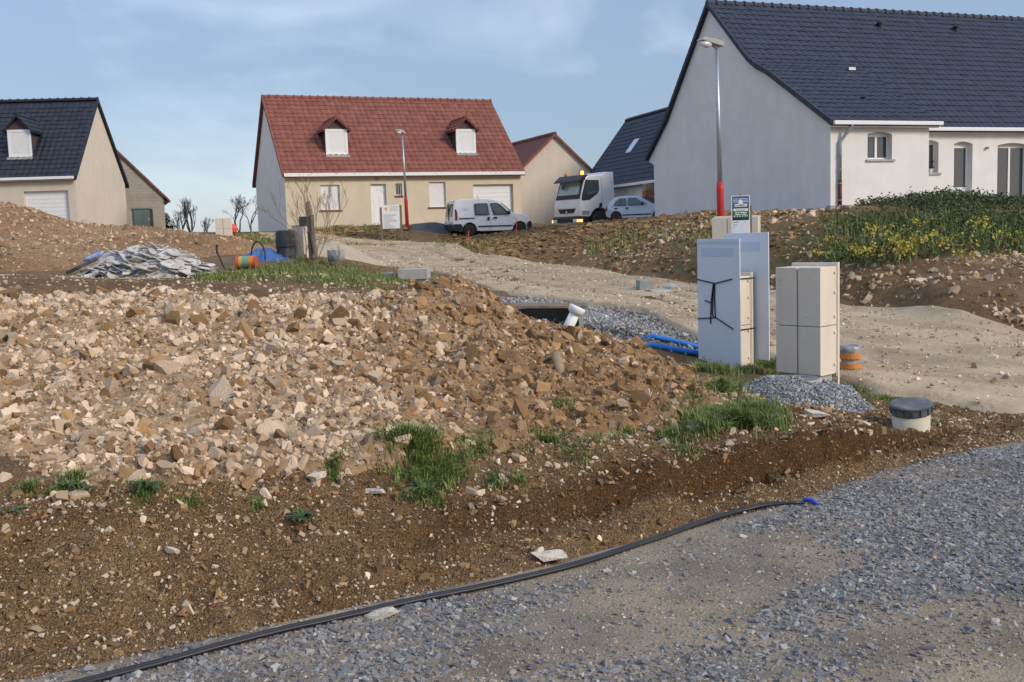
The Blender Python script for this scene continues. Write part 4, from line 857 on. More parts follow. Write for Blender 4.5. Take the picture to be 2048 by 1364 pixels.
for k in range(n):
    fa, fb = k/n, (k+1)/n; xa, xb = tL+(tR+.35-tL)*fa, tL+(tR+.35-tL)*fb+.03; za, zb = zR2-sl_*(xa-tL), zR2-sl_*(xb-tL)
    MB().prism([(xa, -.18, za-.04), (xb, -.18, zb-.04), (xb, -.18, zb+.13), (xa, -.18, za+.13)], (0, .3, 0)).build('verge_tile', M['red'], K)
MB().prism([(tL, .12, zR2), (tR+.35, .12, zE-sl_*.35), (tR+.35, .12, zE-sl_*.35+.1), (tL, .12, zR2+.1)], (0, 9, 0)).build('roof', M['red_s'], K)
MB().box(tR, tR+.3, -.1, 9, zE-.42, zE-.3).build('gutter', M['blackplastic'], K)
kx0, kx1 = tsolve(K, -.05, 291), tsolve(K, -.05, 304); kz0, kz1 = zsolve(K, 0, kx0, 462), zsolve(K, 0, kx0, 419)
MB().box(tsolve(K, -.02, 277), kx1, -.02, -.013, kz0, kz1+.05).build('doorway_shade_sheet', M['doorway_shade'], K)  # dark sheet on the wall stands in for the doorway's shade, nothing cut
gb = thing('green_box', 'grey-green metal site box against the grey block house', 'site box', tuple(at(284, 62.0)), 0.5)
gb.location.z = gzz(gb.location.x, gb.location.y); 
MB().box(-.45, .45, -.4, .4, 0, 1.3).build('body', M['greenmetal'], gb, bevel=.02); MB().box(-.5, .5, -.45, .45, 1.3, 1.34).build('lid', M['greenmetal'], gb); MB().box(.03, .42, -.415, -.401, .1, 1.2).build('door', M['greenmetal'], gb); MB().box(.34, .4, -.44, -.416, .6, .75).build('handle', M['zinc'], gb)

# ---- small cream house with red roof beside the lorry
p0 = U(1040, 452, 66); C2 = thing('house', 'small cream house with red roof, gable end beside the white lorry', 'house', (p0[0], p0[1], p0[2]-.1), 0.37, 'new houses around the building site')
w_ = 5.1; hp = zsolve(C2, 0, w_/2, 271); h_l = zsolve(C2, 0, 0.0, 344)
b = MB(); b.prism([(0, 0, -.6), (w_, 0, -.6), (w_, 0, h_l), (w_/2, 0, hp), (0, 0, h_l)], (0, .25, 0)); b.build('gable_wall', M['cream_wall'], C2)
MB().box(0, .25, .25, 13, -.6, h_l).build('side_wall', M['cream_wall'], C2); MB().box(w_-.25, w_, .25, 13, -.6, h_l).build('side_wall', M['cream_wall'], C2)
sl_ = (hp-h_l)/(w_/2)
sub = bpy.data.objects.new('roof', None); COL.objects.link(sub); sub.parent = C2; sub.rotation_euler = (0, 0, math.pi/2); sub.location = (0, 0, 0)
def roof_on(root, house, prof, x0, x1, key, m, ms, nind):   # slope whose eave runs along the house's depth
    roof_tiles(root, prof, x0, x1, key, m, ms, .30, .35, 0)
bpy.context.view_layer.update()
for sgn in (-1, 1):
    xe = w_/2+sgn*(w_/2+.25); ze = h_l-sl_*.25
    MB().prism([(w_/2, -.12, hp+.0), (xe, -.12, ze), (xe, -.12, ze+.08), (w_/2, -.12, hp+.08)], (0, 13.2, 0)).build('roof_slope', M['red_s'], C2)
    P_ = [(-(w_/2), hp+.08), (-xe, ze+.08)]
    roof_tiles(sub, P_, -.12, 13.0, 'red', M['red'], M['red_s'], .30, .35, 0)
    n = 10
    for k in range(n):
        fa, fb = k/n, (k+1)/n+.006; xa, xb = w_/2+(xe-w_/2)*fa, w_/2+(xe-w_/2)*fb; za, zb = hp+(ze-hp)*fa, hp+(ze-hp)*fb
        MB().prism([(xa, -.2, za-.05), (xb, -.2, zb-.05), (xb, -.2, zb+.15), (xa, -.2, za+.15)], (0, .1, 0)).build('verge_tile', M['red'], C2)
for q in list(sub.children): q.parent = C2; q.matrix_local = Matrix.Rotation(math.pi/2, 4, 'Z') @ q.matrix_local
bpy.data.objects.remove(sub)
b = MB(); b.tube([(w_/2, -.2, hp+.12), (w_/2, 13, hp+.12)], .12, 8); b.build('ridge_tiles', M['red'], C2)
t_ = 3.9; z_ = hp-(t_-w_/2)*sl_; b = MB(); b.prism([(t_-.3, 3.0, z_-.2), (t_+.9, 3, z_-.2), (t_+.9, 3, z_+.75), (t_-.3, 3, z_+.95)], (0, 1.2, 0)); b.build('dormer', M['red'], C2)

# ---- dark-roofed house behind, right of the lorry (its long slope faces left)
p0 = U(1165, 371, 68.4); zb_ = CZ+.4
Dk = thing('house', 'dark-roofed house with a skylight half hidden behind the large house', 'house', (p0[0], p0[1], zb_), math.atan2(-.954, .3), 'new houses around the building site')
he = p0[2]-zb_; run = 3.3; hr = he+4.2; ln = 15.0
pf = [(run, hr), (-.3, he-.3*4.2/run)]; pr_ = [(run, hr), (2*run+.3, he-.3*4.2/run)]; gp = [(0, he-.1), (run, hr-.15), (2*run, he-.1)]
gable(Dk, 0, gp, -.6, M['white_wall']); gable(Dk, ln-.25, gp, -.6, M['white_wall'])
wa = tsolve(Dk, 0, 1248); wall(Dk, .25, ln-.25, -.6, he-.15, [(wa, wa+1.6, 1.0, 2.0)], M['white_wall']); shutter(Dk, wa+.002, wa+1.598, 1.0, 2.0, .1)
MB().box(.25, ln-.25, 2*run-.25, 2*run, -.6, he-.1).build('rear_wall', M['white_wall'], Dk)
deck(Dk, pf, -.1, ln+.1, M['slate_s']); deck(Dk, pr_, -.1, ln+.1, M['slate_s'])
roof_tiles(Dk, pf, -.1, ln+.1, 'slate', M['slate'], M['slate_s'], .30, .35, 200); ridge(Dk, -.15, ln+.1, run, hr+.03, M['slate']); verge(Dk, pf, -.07, M['slate'])
gutter(Dk, 0, ln, -.4, he-.3, h=.16)
L_ = 1.6; t_ = tsolve(Dk, L_, 1266, he+2.1); q = MB(); M_ = Matrix.Translation((t_, L_, on_slope(pf, L_)+.1)) @ Matrix.Rotation(math.atan2(4.2, run), 4, 'X')
q.box(-.4, .4, -.55, .55, 0, .06, M_); s_ = q.build('skylight', M['zinc'], Dk); MB().box(-.33, .33, -.48, .48, .061, .07, M_).build('pane', M['lamp_glass'], s_)

# ------------------------------------------------------------------ street lamps
def lamp(px, d, pyt, label, rz):
    p = at(px, d); p.z = gzz(p.x, p.y)
    h = CZ + (U(px, pyt, d)[2]-CZ) - p.z
    L_ = thing('street_lamp', label, 'street lamp', p, rz, 'street lamps along the dirt road'); L_.rotation_euler = (Matrix.Rotation(-.012, 3, 'Y') @ Matrix.Rotation(rz, 3, 'Z')).to_euler()
    MB().lathe([(0.085, -.3), (0.085, h*.30), (0.075, h*.335)], 14).build('red_sleeve', M['redpaint'], L_, True)
    MB().lathe([(0.062, h*.3), (0.034, h-.05)], 12).build('pole', M['zinc'], L_, True)
    MB().tube([(0, 0, h-.08), (-.12, 0, h-.02)], .04, 10).build('bracket', M['zinc'], L_)
    b = MB(); b.prism([(.14, -.11, h-.06), (.14, -.11, h+.04), (-.05, -.11, h+.1), (-.42, -.1, h+.13), (-.5, -.1, h+.06), (-.1, -.11, h-.02)], (0, .22, 0)); b.build('lamp_housing', M['concrete'], L_, bevel=.02)
    b = MB(); b.lathe([(.02, -.13), (.16, -.08), (.2, 0)], 14, (-.3, 0, h+.03), None, 1, .48); b.build('lamp_bowl', M['lamp_glass'], L_, True)
    return L_
lamp(1443, 24.0, 88, 'near street lamp with red sleeve in front of the large pale gable', 0.5)
lamp(815, 48.5, 265, 'far street lamp with red sleeve in front of the red-roofed house', 1.2)

# ------------------------------------------------------------------ electricity cabinets, boards and cord
def cabinet(loc, rz, w, dd, h, label, units=2, back=None):
    c = thing('utility_cabinet', label, 'utility cabinet', loc, rz, 'cream utility cabinets')
    uw = w/units
    for k in range(units):
        x0 = -w+k*uw; g = .008
        MB().box(x0+g, x0+uw-(g if k < units-1 else 0), 0, dd, .06, h*.47).build('lower_box', M['cabinet'], c, bevel=.006)
        MB().box(x0+g, x0+uw-(g if k < units-1 else 0), 0, dd, h*.47+.006, h-.02).build('upper_box', M['cabinet'], c, bevel=.006)
        if back:
            MB().box(x0+g+.004, x0+uw-(g if k < units-1 else 0)-.004, -.003, 0, .07, h*.47-.006).build('back_panel', M[back], c); MB().box(x0+g+.004, x0+uw-(g if k < units-1 else 0)-.004, -.003, 0, h*.47+.012, h-.027).build('back_panel', M[back], c)
        for (bx, bz) in ((.25, .12), (.75, .12), (.4, .44)): MB().lathe([(.011, 0), (.008, .006)], 8, (0, 0, 0), Matrix.Translation((x0+bx*uw, 0, h*(1-bz))) @ Matrix.Rotation(math.pi/2, 4, 'X')).build('rivet', M['cabinet'], c)
    MB().box(-w+.004, .006, dd, dd+.05, .02, h+.015).build('door_frame', M['cabinet'], c, bevel=.008)
    MB().box(-.0, .012, dd+.012, dd+.042, -.12, h+.02).build('edge_post', M['cabinet'], c)
    for fz in (.93, .76, .55, .41, .13): MB().box(.0, .014, dd-.045, dd-.015, h*fz-.012, h*fz+.012).build('hinge', M['cabinet'], c, bevel=.004)
    MB().box(-.0005, .004, .0, dd-.03, h*.05, h*.055+.01).build('kick_strip', M['cabinet'], c)
    MB().box(-w+.03, -.03, .03, dd-.03, -.15, .06).build('foot', M['concrete'], c)
    return c
A48 = math.radians(48)
p = at(1641, 9.9); p.z = U(1641, 752, 9.9)[2]-.06
CAB = cabinet(p, -A48, .51, .29, U(1641, 531, 9.9)[2]-p.z, 'double cream utility cabinet standing behind the grey gravel mound')
# cabinet between two white boards tied with cord
p = at(1397, 11.2); p.z = gzz(p.x, p.y); zt = U(1397, 478, 11.2)[2]-p.z; zb = U(1397, 731, 11.2)[2]-p.z
Rb = Matrix.LocRotScale(p, Matrix.Rotation(-A48, 3, 'Z').to_euler(), None)
bd = thing('white_board', 'white board with black cord knotted across its front, beside blue pipes', 'board', p, -A48); wB = .555
MB().box(0, wB, 0, .014, zb, zt).build('panel', M['board'], bd, bevel=.003)
MB().box(.06, wB-.08, -.002, 0, zt-.19, zt-.10).build('faded_print', M['boardprint'], bd)
MB().box(.02, wB-.02, -.0015, 0, zt-.06, zt-.03).build('faded_print', M['boardprint'], bd)
q = Rb @ Vector((wB-.03, .022, 0)); q.z = gzz(q.x, q.y)-.02
cabinet(q, -A48, .48, .2, 1.03, 'cream utility cabinet sandwiched between the two white boards')
q = Rb @ Vector((.14, .31, 0)); zt2 = U(1480, 466, 11.2)[2]-q.z
bd2 = thing('white_board', 'taller white board standing behind the cabinet and the corded board', 'board', q, -A48); MB().box(0, .56, 0, .014, .0, zt2).build('panel', M['board'], bd2, bevel=.003); MB().box(.1, .45, -.002, 0, zt2-.2, zt2-.1).build('faded_print', M['boardprint'], bd2)
MB().box(-.02, .5, -.0, .04, zb-.055, zb).build('timber_foot', M['wood'], bd)
cd = thing('cord', 'black cord tied around the white boards and the cabinet between them', 'cord', p, -A48); cc = lambda x, f: (x, -.008, zb+(zt-zb)*f)
b = MB()
for path in ([cc(0, .685), cc(.2, .66), cc(.24, .655), cc(.46, .69)], [cc(0, .375), cc(.18, .385), cc(.24, .39), cc(.34, .355), cc(.47, .305)], [cc(.22, .655), cc(.205, .6), cc(.185, .5), cc(.18, .42), cc(.175, .34)], [cc(.235, .655), cc(.232, .55), cc(.235, .45), cc(.24, .39), cc(.22, .385), cc(.2, .42), cc(.215, .6), cc(.23, .655)], [cc(.19, .5), cc(.16, .51), cc(.1, .52)],
             [(wB+.001, .0, zb+(zt-zb)*.69), (wB-.022, .03, zb+(zt-zb)*.69), (wB-.01, .285, zb+(zt-zb)*.69)], [(wB+.001, 0, zb+(zt-zb)*.3), (wB-.022, .03, zb+(zt-zb)*.3), (wB-.01, .285, zb+(zt-zb)*.3)]): b.tube(path, .0062, 6)
b.build('cord_strands', M['cord'], cd)
p = at(1517, 22.3); p.z = gzz(p.x, p.y); cabinet(p, -math.radians(20), 1.0, .3, U(1517, 431, 22.3)[2]-p.z, 'wide cream utility cabinet half hidden behind the green advertising sign', 3)
p = at(463, 46); p.z = U(463, 472, 46)[2]-.1; cabinet(p, math.radians(8), .68, .3, U(463, 435, 46)[2]-p.z, 'far cream utility cabinet beside the bare trees')

# ------------------------------------------------------------------ signs
def text(body, size, m, parent, loc, rx=math.pi/2, name='lettering', sx=1.0):
    cu = bpy.data.curves.new(name, 'FONT'); cu.body = body; cu.size = size; cu.align_x = 'CENTER'; cu.extrude = .001
    o = bpy.data.objects.new(name, cu); COL.objects.link(o); dg = bpy.context.evaluated_depsgraph_get(); me = bpy.data.meshes.new_from_object(o.evaluated_get(dg)); bpy.data.objects.remove(o)
    q = link(name, me, m, parent); q.location = loc; q.rotation_euler = (rx, 0, 0); q.scale = (sx, 1, 1); return q
dS = 20.5; p = at(1483, dS); p.z = gzz(p.x, p.y); zt = U(1483, 391, dS)[2]-p.z; k = dS/FPX
sg = thing('advertising_sign', 'green and blue house-builder sign on a stake beside the near street lamp', 'sign', p, -.10)
wS = 36*k; zl = zt-82*k
MB().box(-wS/2, wS/2, 0, .012, zl, zt).build('panel', M['white'], sg)
F0 = lambda x0, x1, y0, y1, m, nm, off: MB().box(-wS/2+x0*wS, -wS/2+x1*wS, -off, -off+.0015, zt-y1*k*50, zt-y0*k*50).build(nm, M[m], sg)
F0(.05, .95, .03, .97, 'signdark', 'border', .0025); F0(.09, .91, .06, .45, 'signblue', 'printed_sky', .004)
for yy in (.12, .18, .24): F0(.09, .91, yy, yy+.018, 'white', 'printed_stripe', .0055)
F0(.09, .91, .40, .50, 'signgreen', 'printed_grass', .0055)
for cx, hw, y0 in ((.5, .34, .22), ): MB().prism([(-wS/2+(cx-hw)*wS, -.007, zt-.42*k*50), (-wS/2+(cx+hw)*wS, -.007, zt-.42*k*50), (-wS/2+cx*wS, -.007, zt-y0*k*50)], (0, .0015, 0)).build('printed_hill', M['signgreen'], sg)
MB().prism([(-.17*wS, -.0085, zt-.40*k*50), (.17*wS, -.0085, zt-.40*k*50), (.1*wS, -.0085, zt-.22*k*50), (0, -.0085, zt-.14*k*50), (-.1*wS, -.0085, zt-.22*k*50)], (0, .0015, 0)).build('printed_house', M['white'], sg)
F0(.18, .84, .33, .44, 'white', 'name_band', .0085)
text('PICARDES', .075*k*50*1.25, M['ink'], sg, (0, -.0092, zt-.425*k*50), sx=.95)
F0(.10, .90, .51, .61, 'white', 'white_band', .005); text('Cont de Blois', .07*k*50, M['signgreen'], sg, (0, -.0058, zt-.59*k*50), sx=.9)
F0(.09, .91, .62, .88, 'signgreen', 'green_band', .004)
for yy, spans in ((.65, ((.2, .3), (.33, .42), (.46, .82))), (.72, ((.2, .45), (.5, .56), (.6, .82))), (.79, ((.12, .2), (.28, .36), (.42, .5), (.56, .64), (.7, .78), (.82, .88)))):
    for a, c in spans: F0(a, c, yy, yy+.035, 'white', 'printed_line', .0055)
F0(.06, .92, .98, 1.55, 'board', 'lower_panel', .003)
for yy, a in ((1.03, .4), (1.14, .3), (1.25, .18)): F0(.1, a, yy, yy+.03, 'ink', 'printed_line', .0045)
MB().box(wS/2-.01, wS/2+.04, .013, .06, -.4, zt-20*k).build('stake', M['wood'], sg); MB().box(-.02, .02, .013, .05, -.4, zt+.03).build('stake', M['wood'], sg)
dS = 46.5; p = at(784, dS); p.z = gzz(p.x, p.y); zt = U(784, 410, dS)[2]-p.z; zl = U(784, 457, dS)[2]-p.z; wS = 34*dS/FPX
sg = thing('building_permit_sign', 'white permit board on two stakes by the front door of the red-roofed house', 'sign', p, .05)
MB().box(-wS/2, wS/2, 0, .02, zl, zt).build('panel', M['white'], sg)
b = MB()
for kk in range(14): a = -wS/2+.05; ln_ = random.uniform(.3, .8)*wS; b.box(a, a+ln_, -.004, -.001, zt-.42-kk*.045-.012, zt-.42-kk*.045)
for kk in range(4): b.box(-wS/2+.33, wS/2-.06, -.004, -.001, zt-.07-kk*.06-.012, zt-.07-kk*.06)
b.build('printed_lines', M['ink'], sg); MB().prism([(-wS/2+.08, -.005, zt-.12), (-wS/2+.26, -.005, zt-.1), (-wS/2+.2, -.005, zt-.3)], (0, .003, 0)).build('printed_emblem', M['tan'], sg)
for sx in (-1, 1): MB().box(sx*(wS/2+.06)-.045, sx*(wS/2+.06)+.045, .0, .09, -.3, zt-.05+.04*sx).build('stake', M['wood'], sg)

# ------------------------------------------------------------------ foreground pipes
def ground_path(pts, r, n=60):
    W = [G(a, b_, lambda x, y: np.where(edge_s(x, y) < .03, np.maximum(lane_z(x, y)+.008, 0), grid_lookup(x, y))) for a, b_ in pts]; P = resample([tuple(w) for w in W], n)
    for _ in range(4): P[1:-1] = (P[:-2]+2*P[1:-1]+P[2:])/4
    zg = np.where(edge_s(P[:, 0], P[:, 1]) < .05, lane_z(P[:, 0], P[:, 1])+.012, grid_lookup(P[:, 0], P[:, 1])); P[:, 2] = np.maximum(P[:, 2], zg) + r
    return P
PP = [(120,1385),(330,1332),(520,1278),(700,1238),(860,1203),(1000,1173),(1150,1137),(1300,1088),(1400,1052),(1490,1023),(1560,1011),(1608,1011)]
P = ground_path(PP, .0105); t_ = np.gradient(P, axis=0); nn = np.stack([-t_[:, 1], t_[:, 0], 0*t_[:, 0]], -1); nn /= np.linalg.norm(nn, axis=1)[:, None]
o = MB().tube([tuple(q) for q in P], .0105, 10).build('water_pipe', M['hose'], None, True); tag(o, 'black plastic pipe nearer the gravel, one of two lying side by side', 'pipe', 'black pipes along the trench')
P2 = P+nn*.0205+np.array([0, 0, .0015]); P2 = P2[:-2]; o = MB().tube([tuple(q) for q in P2], .0098, 10).build('water_pipe', M['hose'], None, True); tag(o, 'black plastic pipe nearer the soil bank, one of two lying side by side', 'pipe', 'black pipes along the trench')
q0 = G(1606, 1011); q1 = G(1636, 1014); o = MB().tube([(q0.x, q0.y, q0.z+.03), ((q0.x+q1.x)/2, (q0.y+q1.y)/2, q0.z+.036), (q1.x-.005, q1.y-.005, q0.z+.018), (q1.x, q1.y, q0.z-.005)], .0125, 10).build('pipe_end', mat('bright_blue', (.02, .06, .42), .4), None, True); tag(o, 'bright blue pipe end sticking out of the gravel', 'pipe end')
def rock_thing(px, py, size, label, col='stone', hf=None, sq=(1, 1, 1), seed=0):
    g = HG(px, py) if hf is None else G(px, py, hf); V_, F_b = rock_mesh(13, 900+seed); me = np_mesh('stone', V_, F_b); o = link('stone', me, M[col]); o.scale = [size*q for q in sq]; o.location = (g.x, g.y, g.z+.22*size); o.rotation_euler = (random.uniform(-.3, .3), random.uniform(-.3, .3), random.uniform(0, 6)); return tag(o, label, 'stone')
M['whitestone'] = mat('white_stone', (.66, .58, .48), .9, var=.1, vscale=6, bump=.6, bscale=16, dirt=(.25, .16, .09), dscale=3, damt=.6)
rock_thing(1097, 1126, .165, 'pale rough stone lying against the black pipes', 'whitestone', seed=31, sq=(1.0, .85, .95)); rock_thing(768, 1236, .11, 'flat pale stone half under the black pipes', 'whitestone', seed=2, sq=(1.3, .9, .5))
rock_thing(752, 990, .09, 'long white stone on the bank beside a grass tuft', 'whitestone', seed=3, sq=(1.4, .6, .6)); rock_thing(1388, 866, .1, 'white stone at the edge of the green grass by the clay heap', 'whitestone', seed=4, sq=(1.2, .7, .8))
rock_thing(347, 1112, .06, 'white stone halfway down the soil bank', 'whitestone', seed=5, sq=(.8, 1.4, .8)); rock_thing(640, 962, .1, 'white stone just below the clay heap beside a dark weed', 'whitestone', seed=6)
rock_thing(1635, 838, .13, 'pale stone at the bottom of the grey gravel mound', 'whitestone', seed=7, sq=(1.3, .8, .7))
# blue pipes
for k, (path, lab) in enumerate((([(1305,712),(1330,707),(1365,703),(1405,702)], 'upper blue water pipe running from the clay heap to the white board'), ([(1305,724),(1330,725),(1365,723),(1405,716)], 'lower blue water pipe running from the clay heap to the white board'))):
    pts = []
    for i, (a, c) in enumerate(path): d = 11.6-.0*i+(.25 if k == 0 else -.25); w = U(a, c, d); w[2] = max(w[2], gz(w[0], w[1])+.035); pts.append(w)
    P = resample(pts, 24)
    for _ in range(40): P[1:-1] = (P[:-2]+2*P[1:-1]+P[2:])/4
    d0 = P[0]-P[4]; P = np.concatenate([[P[0]+d0*1.5+np.array([0, 0, -.08])], P]); o = MB().tube([tuple(q) for q in P], .035 if k else .032, 12).build('water_pipe', M['bluepipe'], None, True); tag(o, lab, 'pipe', 'blue pipes')
# chamber behind the heap with plank and white pipe fitting
d = 11.6; p = at(1100, d); zt = U(1100, 622, d)[2]; k = d/FPX; x0 = (1042-1100)*k; x1 = (1158-1100)*k
ch = thing('concrete_chamber', 'open grey concrete chamber behind the clay heap', 'chamber', (p.x, p.y, zt-.5), -.03)
MB().box(x0, x1, .5, .56, 0, .5).box(x0-.05, x0, -.1, .56, 0, .5).box(x1, x1+.05, -.1, .56, 0, .5).build('walls', M['concrete'], ch); MB().box(x0, x1, -.1, .5, -.02, .12).build('floor', M['concrete'], ch)
o = MB().box(x0-.25, x1+.1, -.05, .45, 0, .03).build('plank', M['wood'], None, bevel=.004); o.location = (p.x, p.y+.05, zt+.03); o.rotation_euler = (0, .03, -.03); tag(o, 'wooden plank lying across the concrete chamber', 'plank')  # plank made deeper so that it shades the chamber below
pv = thing('pvc_fitting', 'white plastic drain pipe with a flared collar leaning in the chamber', 'drain pipe', tuple(U(1130, 668, d-.5)), 0)
ax = Vector(U(1150, 622, d-.45))-Vector(U(1128, 668, d-.45)); Rm = ax.to_track_quat('Z', 'Y').to_matrix().to_4x4(); ln_ = ax.length
MB().lathe([(.058, -.1), (.058, ln_), (.054, ln_), (.054, -.1)], 18, (0, 0, 0), Rm).build('tube', M['white'], pv, True); MB().lathe([(.062, ln_-.04), (.088, ln_-.015), (.094, ln_+.03), (.085, ln_+.05), (.06, ln_+.045)], 18, (0, 0, 0), Rm).build('collar', M['white'], pv, True)
# grey gravel mound with a cover on top
c0 = at(1612, 8.55); c0.z = gzz(c0.x, c0.y); top = U(1600, 753, 8.85)[2]; hh = max(.14, top-c0.z)
def gm(x, y):
    dx, dy = (x-c0.x)/.68, (y-c0.y)/.56; r = np.hypot(dx, dy)+.12*fbm(x*4, y*4, 55, 3); return grid_lookup(x, y)-.03+(hh+.03)*(1-smooth(.34, 1.0, r))+.025*fbm(x*14, y*14, 56, 2)*(r < 1)
mx_, my_ = np.meshgrid(np.linspace(c0.x-.8, c0.x+.8, 60), np.linspace(c0.y-.7, c0.y+.7, 54)); i2 = np.arange(mx_.size).reshape(mx_.shape)
gmd = thing('gravel_mound', 'low mound of grey gravel in front of the double cream cabinet', 'gravel mound', c0); V = np.stack([mx_, my_, gm(mx_, my_)-.012], -1).reshape(-1, 3)-np.array(c0)
link('mound', np_mesh('mound', V, np.stack([i2[:-1, :-1], i2[:-1, 1:], i2[1:, 1:], i2[1:, :-1]], -1).reshape(-1, 4), .3+0*V[:, 0], .4+0*V[:, 0], True), M['greygravel'], gmd)
a_ = RNG.uniform(0, 6.28, 9000); r_ = np.sqrt(RNG.uniform(0, 1.15, 9000)); x = c0.x+.68*r_*np.cos(a_); y = c0.y+.56*r_*np.sin(a_); P = np.stack([x, y, gm(x, y)], -1)-np.array(c0)
scatter('gravel_chips', CHIP, P, np.clip(RNG.lognormal(math.log(.0135), .4, len(P)), .006, .03), M['greygravel'], gmd, tint=RNG.beta(1.4, 1.6, len(P)))
mc = thing('manhole_cover', 'dark flat cover sunk in the top of the grey gravel mound', 'manhole cover', (c0.x-.04, c0.y+.10, top-.01)); MB().lathe([(.2, 0), (.2, .022), (.185, .026)], 24).build('frame', M['concrete'], mc); MB().lathe([(.18, .027), (.175, .033)], 24).build('plate', M['lid'], mc)
# water meter pit
p = at(1822, 7.9); p.z = U(1822, 884, 7.9)[2]-.02; zl = U(1822, 826, 7.9)[2]-p.z
mt = thing('meter_pit', 'cream round meter pit with dark ribbed lid standing at the edge of the gravel', 'meter pit', p, .35)
MB().lathe([(.135, -.15), (.142, zl), (.12, zl)], 28).build('barrel', M['pit'], mt, True)
TL = Matrix.Translation((0, 0, zl)) @ Matrix.Rotation(math.radians(7), 4, 'Y').inverted() @ Matrix.Rotation(math.radians(4), 4, 'X')
MB().lathe([(.146, -.0), (.150, .01), (.150, .06), (.160, .062), (.161, .075), (.148, .085), (.05, .09)], 32, (0, 0, 0), TL).build('lid', M['lid'], mt)
for k in range(14): MB().box(.148, .160, -.004, .004, .012, .061, TL @ Matrix.Rotation(2*math.pi*k/14, 4, 'Z')).build('rib', M['lid'], mt)
# wrapped tube behind the cabinet
p = at(1700, 10.9); p.z = U(1700, 752, 10.9)[2]; h_ = U(1700, 690, 10.9)[2]-p.z; wt = thing('wrapped_tube', 'short tube wrapped in grey film with two orange tape bands behind the cabinet', 'tube', p, .2)
b = MB(); prof = [(.10+.012*math.sin(z_*9), z_*h_) for z_ in np.linspace(-.1, 1, 9)]+[(.095, h_*.99), (.085, h_*.8)]; b.lathe(prof, 22); q = b.build('film', M['wrap'], wt, True)
for v in q.data.vertices: f = 1+.06*math.sin(v.co.z*60+v.co.x*40)+.04*math.sin(v.co.y*90); v.co.x *= f; v.co.y *= f
for z_ in (.35, .66): MB().lathe([(.114, h_*(z_-.085)), (.117, h_*(z_-.08)), (.116, h_*(z_+.08)), (.113, h_*(z_+.085))], 22).build('tape_band', M['orange'], wt)
# bottle on the heap
g = HG(1118, 742); bt = thing('plastic_bottle', 'muddy clear plastic bottle with blue cap on the clay heap', 'bottle', (g.x, g.y, g.z+.03)); ax = Vector((.03, -.25, -.17)); Rm = ax.to_track_quat('Z', 'Y').to_matrix().to_4x4()
MB().lathe([(.03, -.15), (.043, -.14), (.043, -.03), (.039, -.02), (.043, -.01), (.043, .06), (.02, .12), (.014, .13), (.014, .15)], 16, (0, 0, 0), Rm).build('body', M['bottle'], bt, True); MB().lathe([(.017, .148), (.017, .172)], 12, (0, 0, 0), Rm).build('cap', M['bluecap'], bt)
# survey markers
def marker(px, py, d, h, label, flag=True):
    p = at(px, d); p.z = gzz(p.x, p.y); o = thing('survey_marker', label, 'survey marker', p, random.uniform(-.3, .3), 'red survey markers')
    MB().tube([(0, 0, -.1), (.02, 0, h)], .018, 6).build('stake', M['fluo'], o)
    if flag: MB().prism([(.02, -.01, h), (.25, -.02, h+.03), (.2, .0, h-.1), (.02, .01, h-.14)], (0, .006, 0)).build('flag', M['fluo'], o)
marker(1608, 518, 18.5, .22, 'red flag marker behind the double cream cabinet'); marker(937, 462, 44, .5, 'red stake in front of the van rear wheel', False); marker(1033, 452, 44, .75, 'red stake in front of the van front wheel', False)
p = at(467, 47); p.z = U(467, 457, 47)[2]; o = MB().lathe([(.04, -.25), (.16, -.15), (.2, 0), (.14, .14), (.03, .2)], 10).build('red_bag', M['fluo'], None); o.location = p; tag(o, 'small red bag hanging beside the far cream cabinet', 'bag')

# ------------------------------------------------------------------ clutter on the grassy plateau
def gl(px, py): return on_left(px, py)
p = atz(628, 21.5); st = thing('wooden_post', 'split grey wooden post with a small meter box nailed to it', 'post', p); k = 21.5/FPX
b = MB(); b.prism([(-9*k, -.06, -.3), (-9*k, -.06, 120*k), (-3*k, -.06, 124*k), (1*k, -.06, 100*k), (9*k, -.06, 0), (11*k, -.06, -.3)], (0, .13, 0)); b.build('post', M['wood'], st, bevel=.01)
MB().box(0, .06, -.1, -.061, .1, 1.0).build('split_plank', M['wood'], st); MB().box(-24*k, -9*k, -.08, .06, 74*k, 93*k).build('meter_box', M['tank'], st, bevel=.01); MB().tube([(-4*k, -.08, 62*k), (2*k, -.09, 20*k)], .03, 6).build('wire_bundle', M['hose'], st)
p = atz(606, 22.6); k = 22.6/FPX; cp = thing('concrete_post', 'short cream concrete post between the dark tank and the wooden post', 'post', p, -.5); MB().box(-.16, .16, -.14, .14, -.2, 62*k).build('shaft', M['cabinet'], cp, bevel=.01); MB().box(-.165, .165, -.145, .145, 62*k, 64*k).build('cap', M['concrete'], cp)
p = atz(573, 22.4); k = 22.4/FPX; tk = thing('dark_tank', 'dirty black plastic tank beside the blue tarpaulin', 'tank', p, .2); MB().lathe([(.19, -.1), (.21, .05), (.21, 48*k), (.19, 52*k), (.04, 53*k)], 20, sx=1, sy=.9).build('body', M['tank'], tk, True); MB().lathe([(.213, 20*k), (.22, 22*k), (.213, 24*k)], 20).build('hoop', M['tank'], tk)
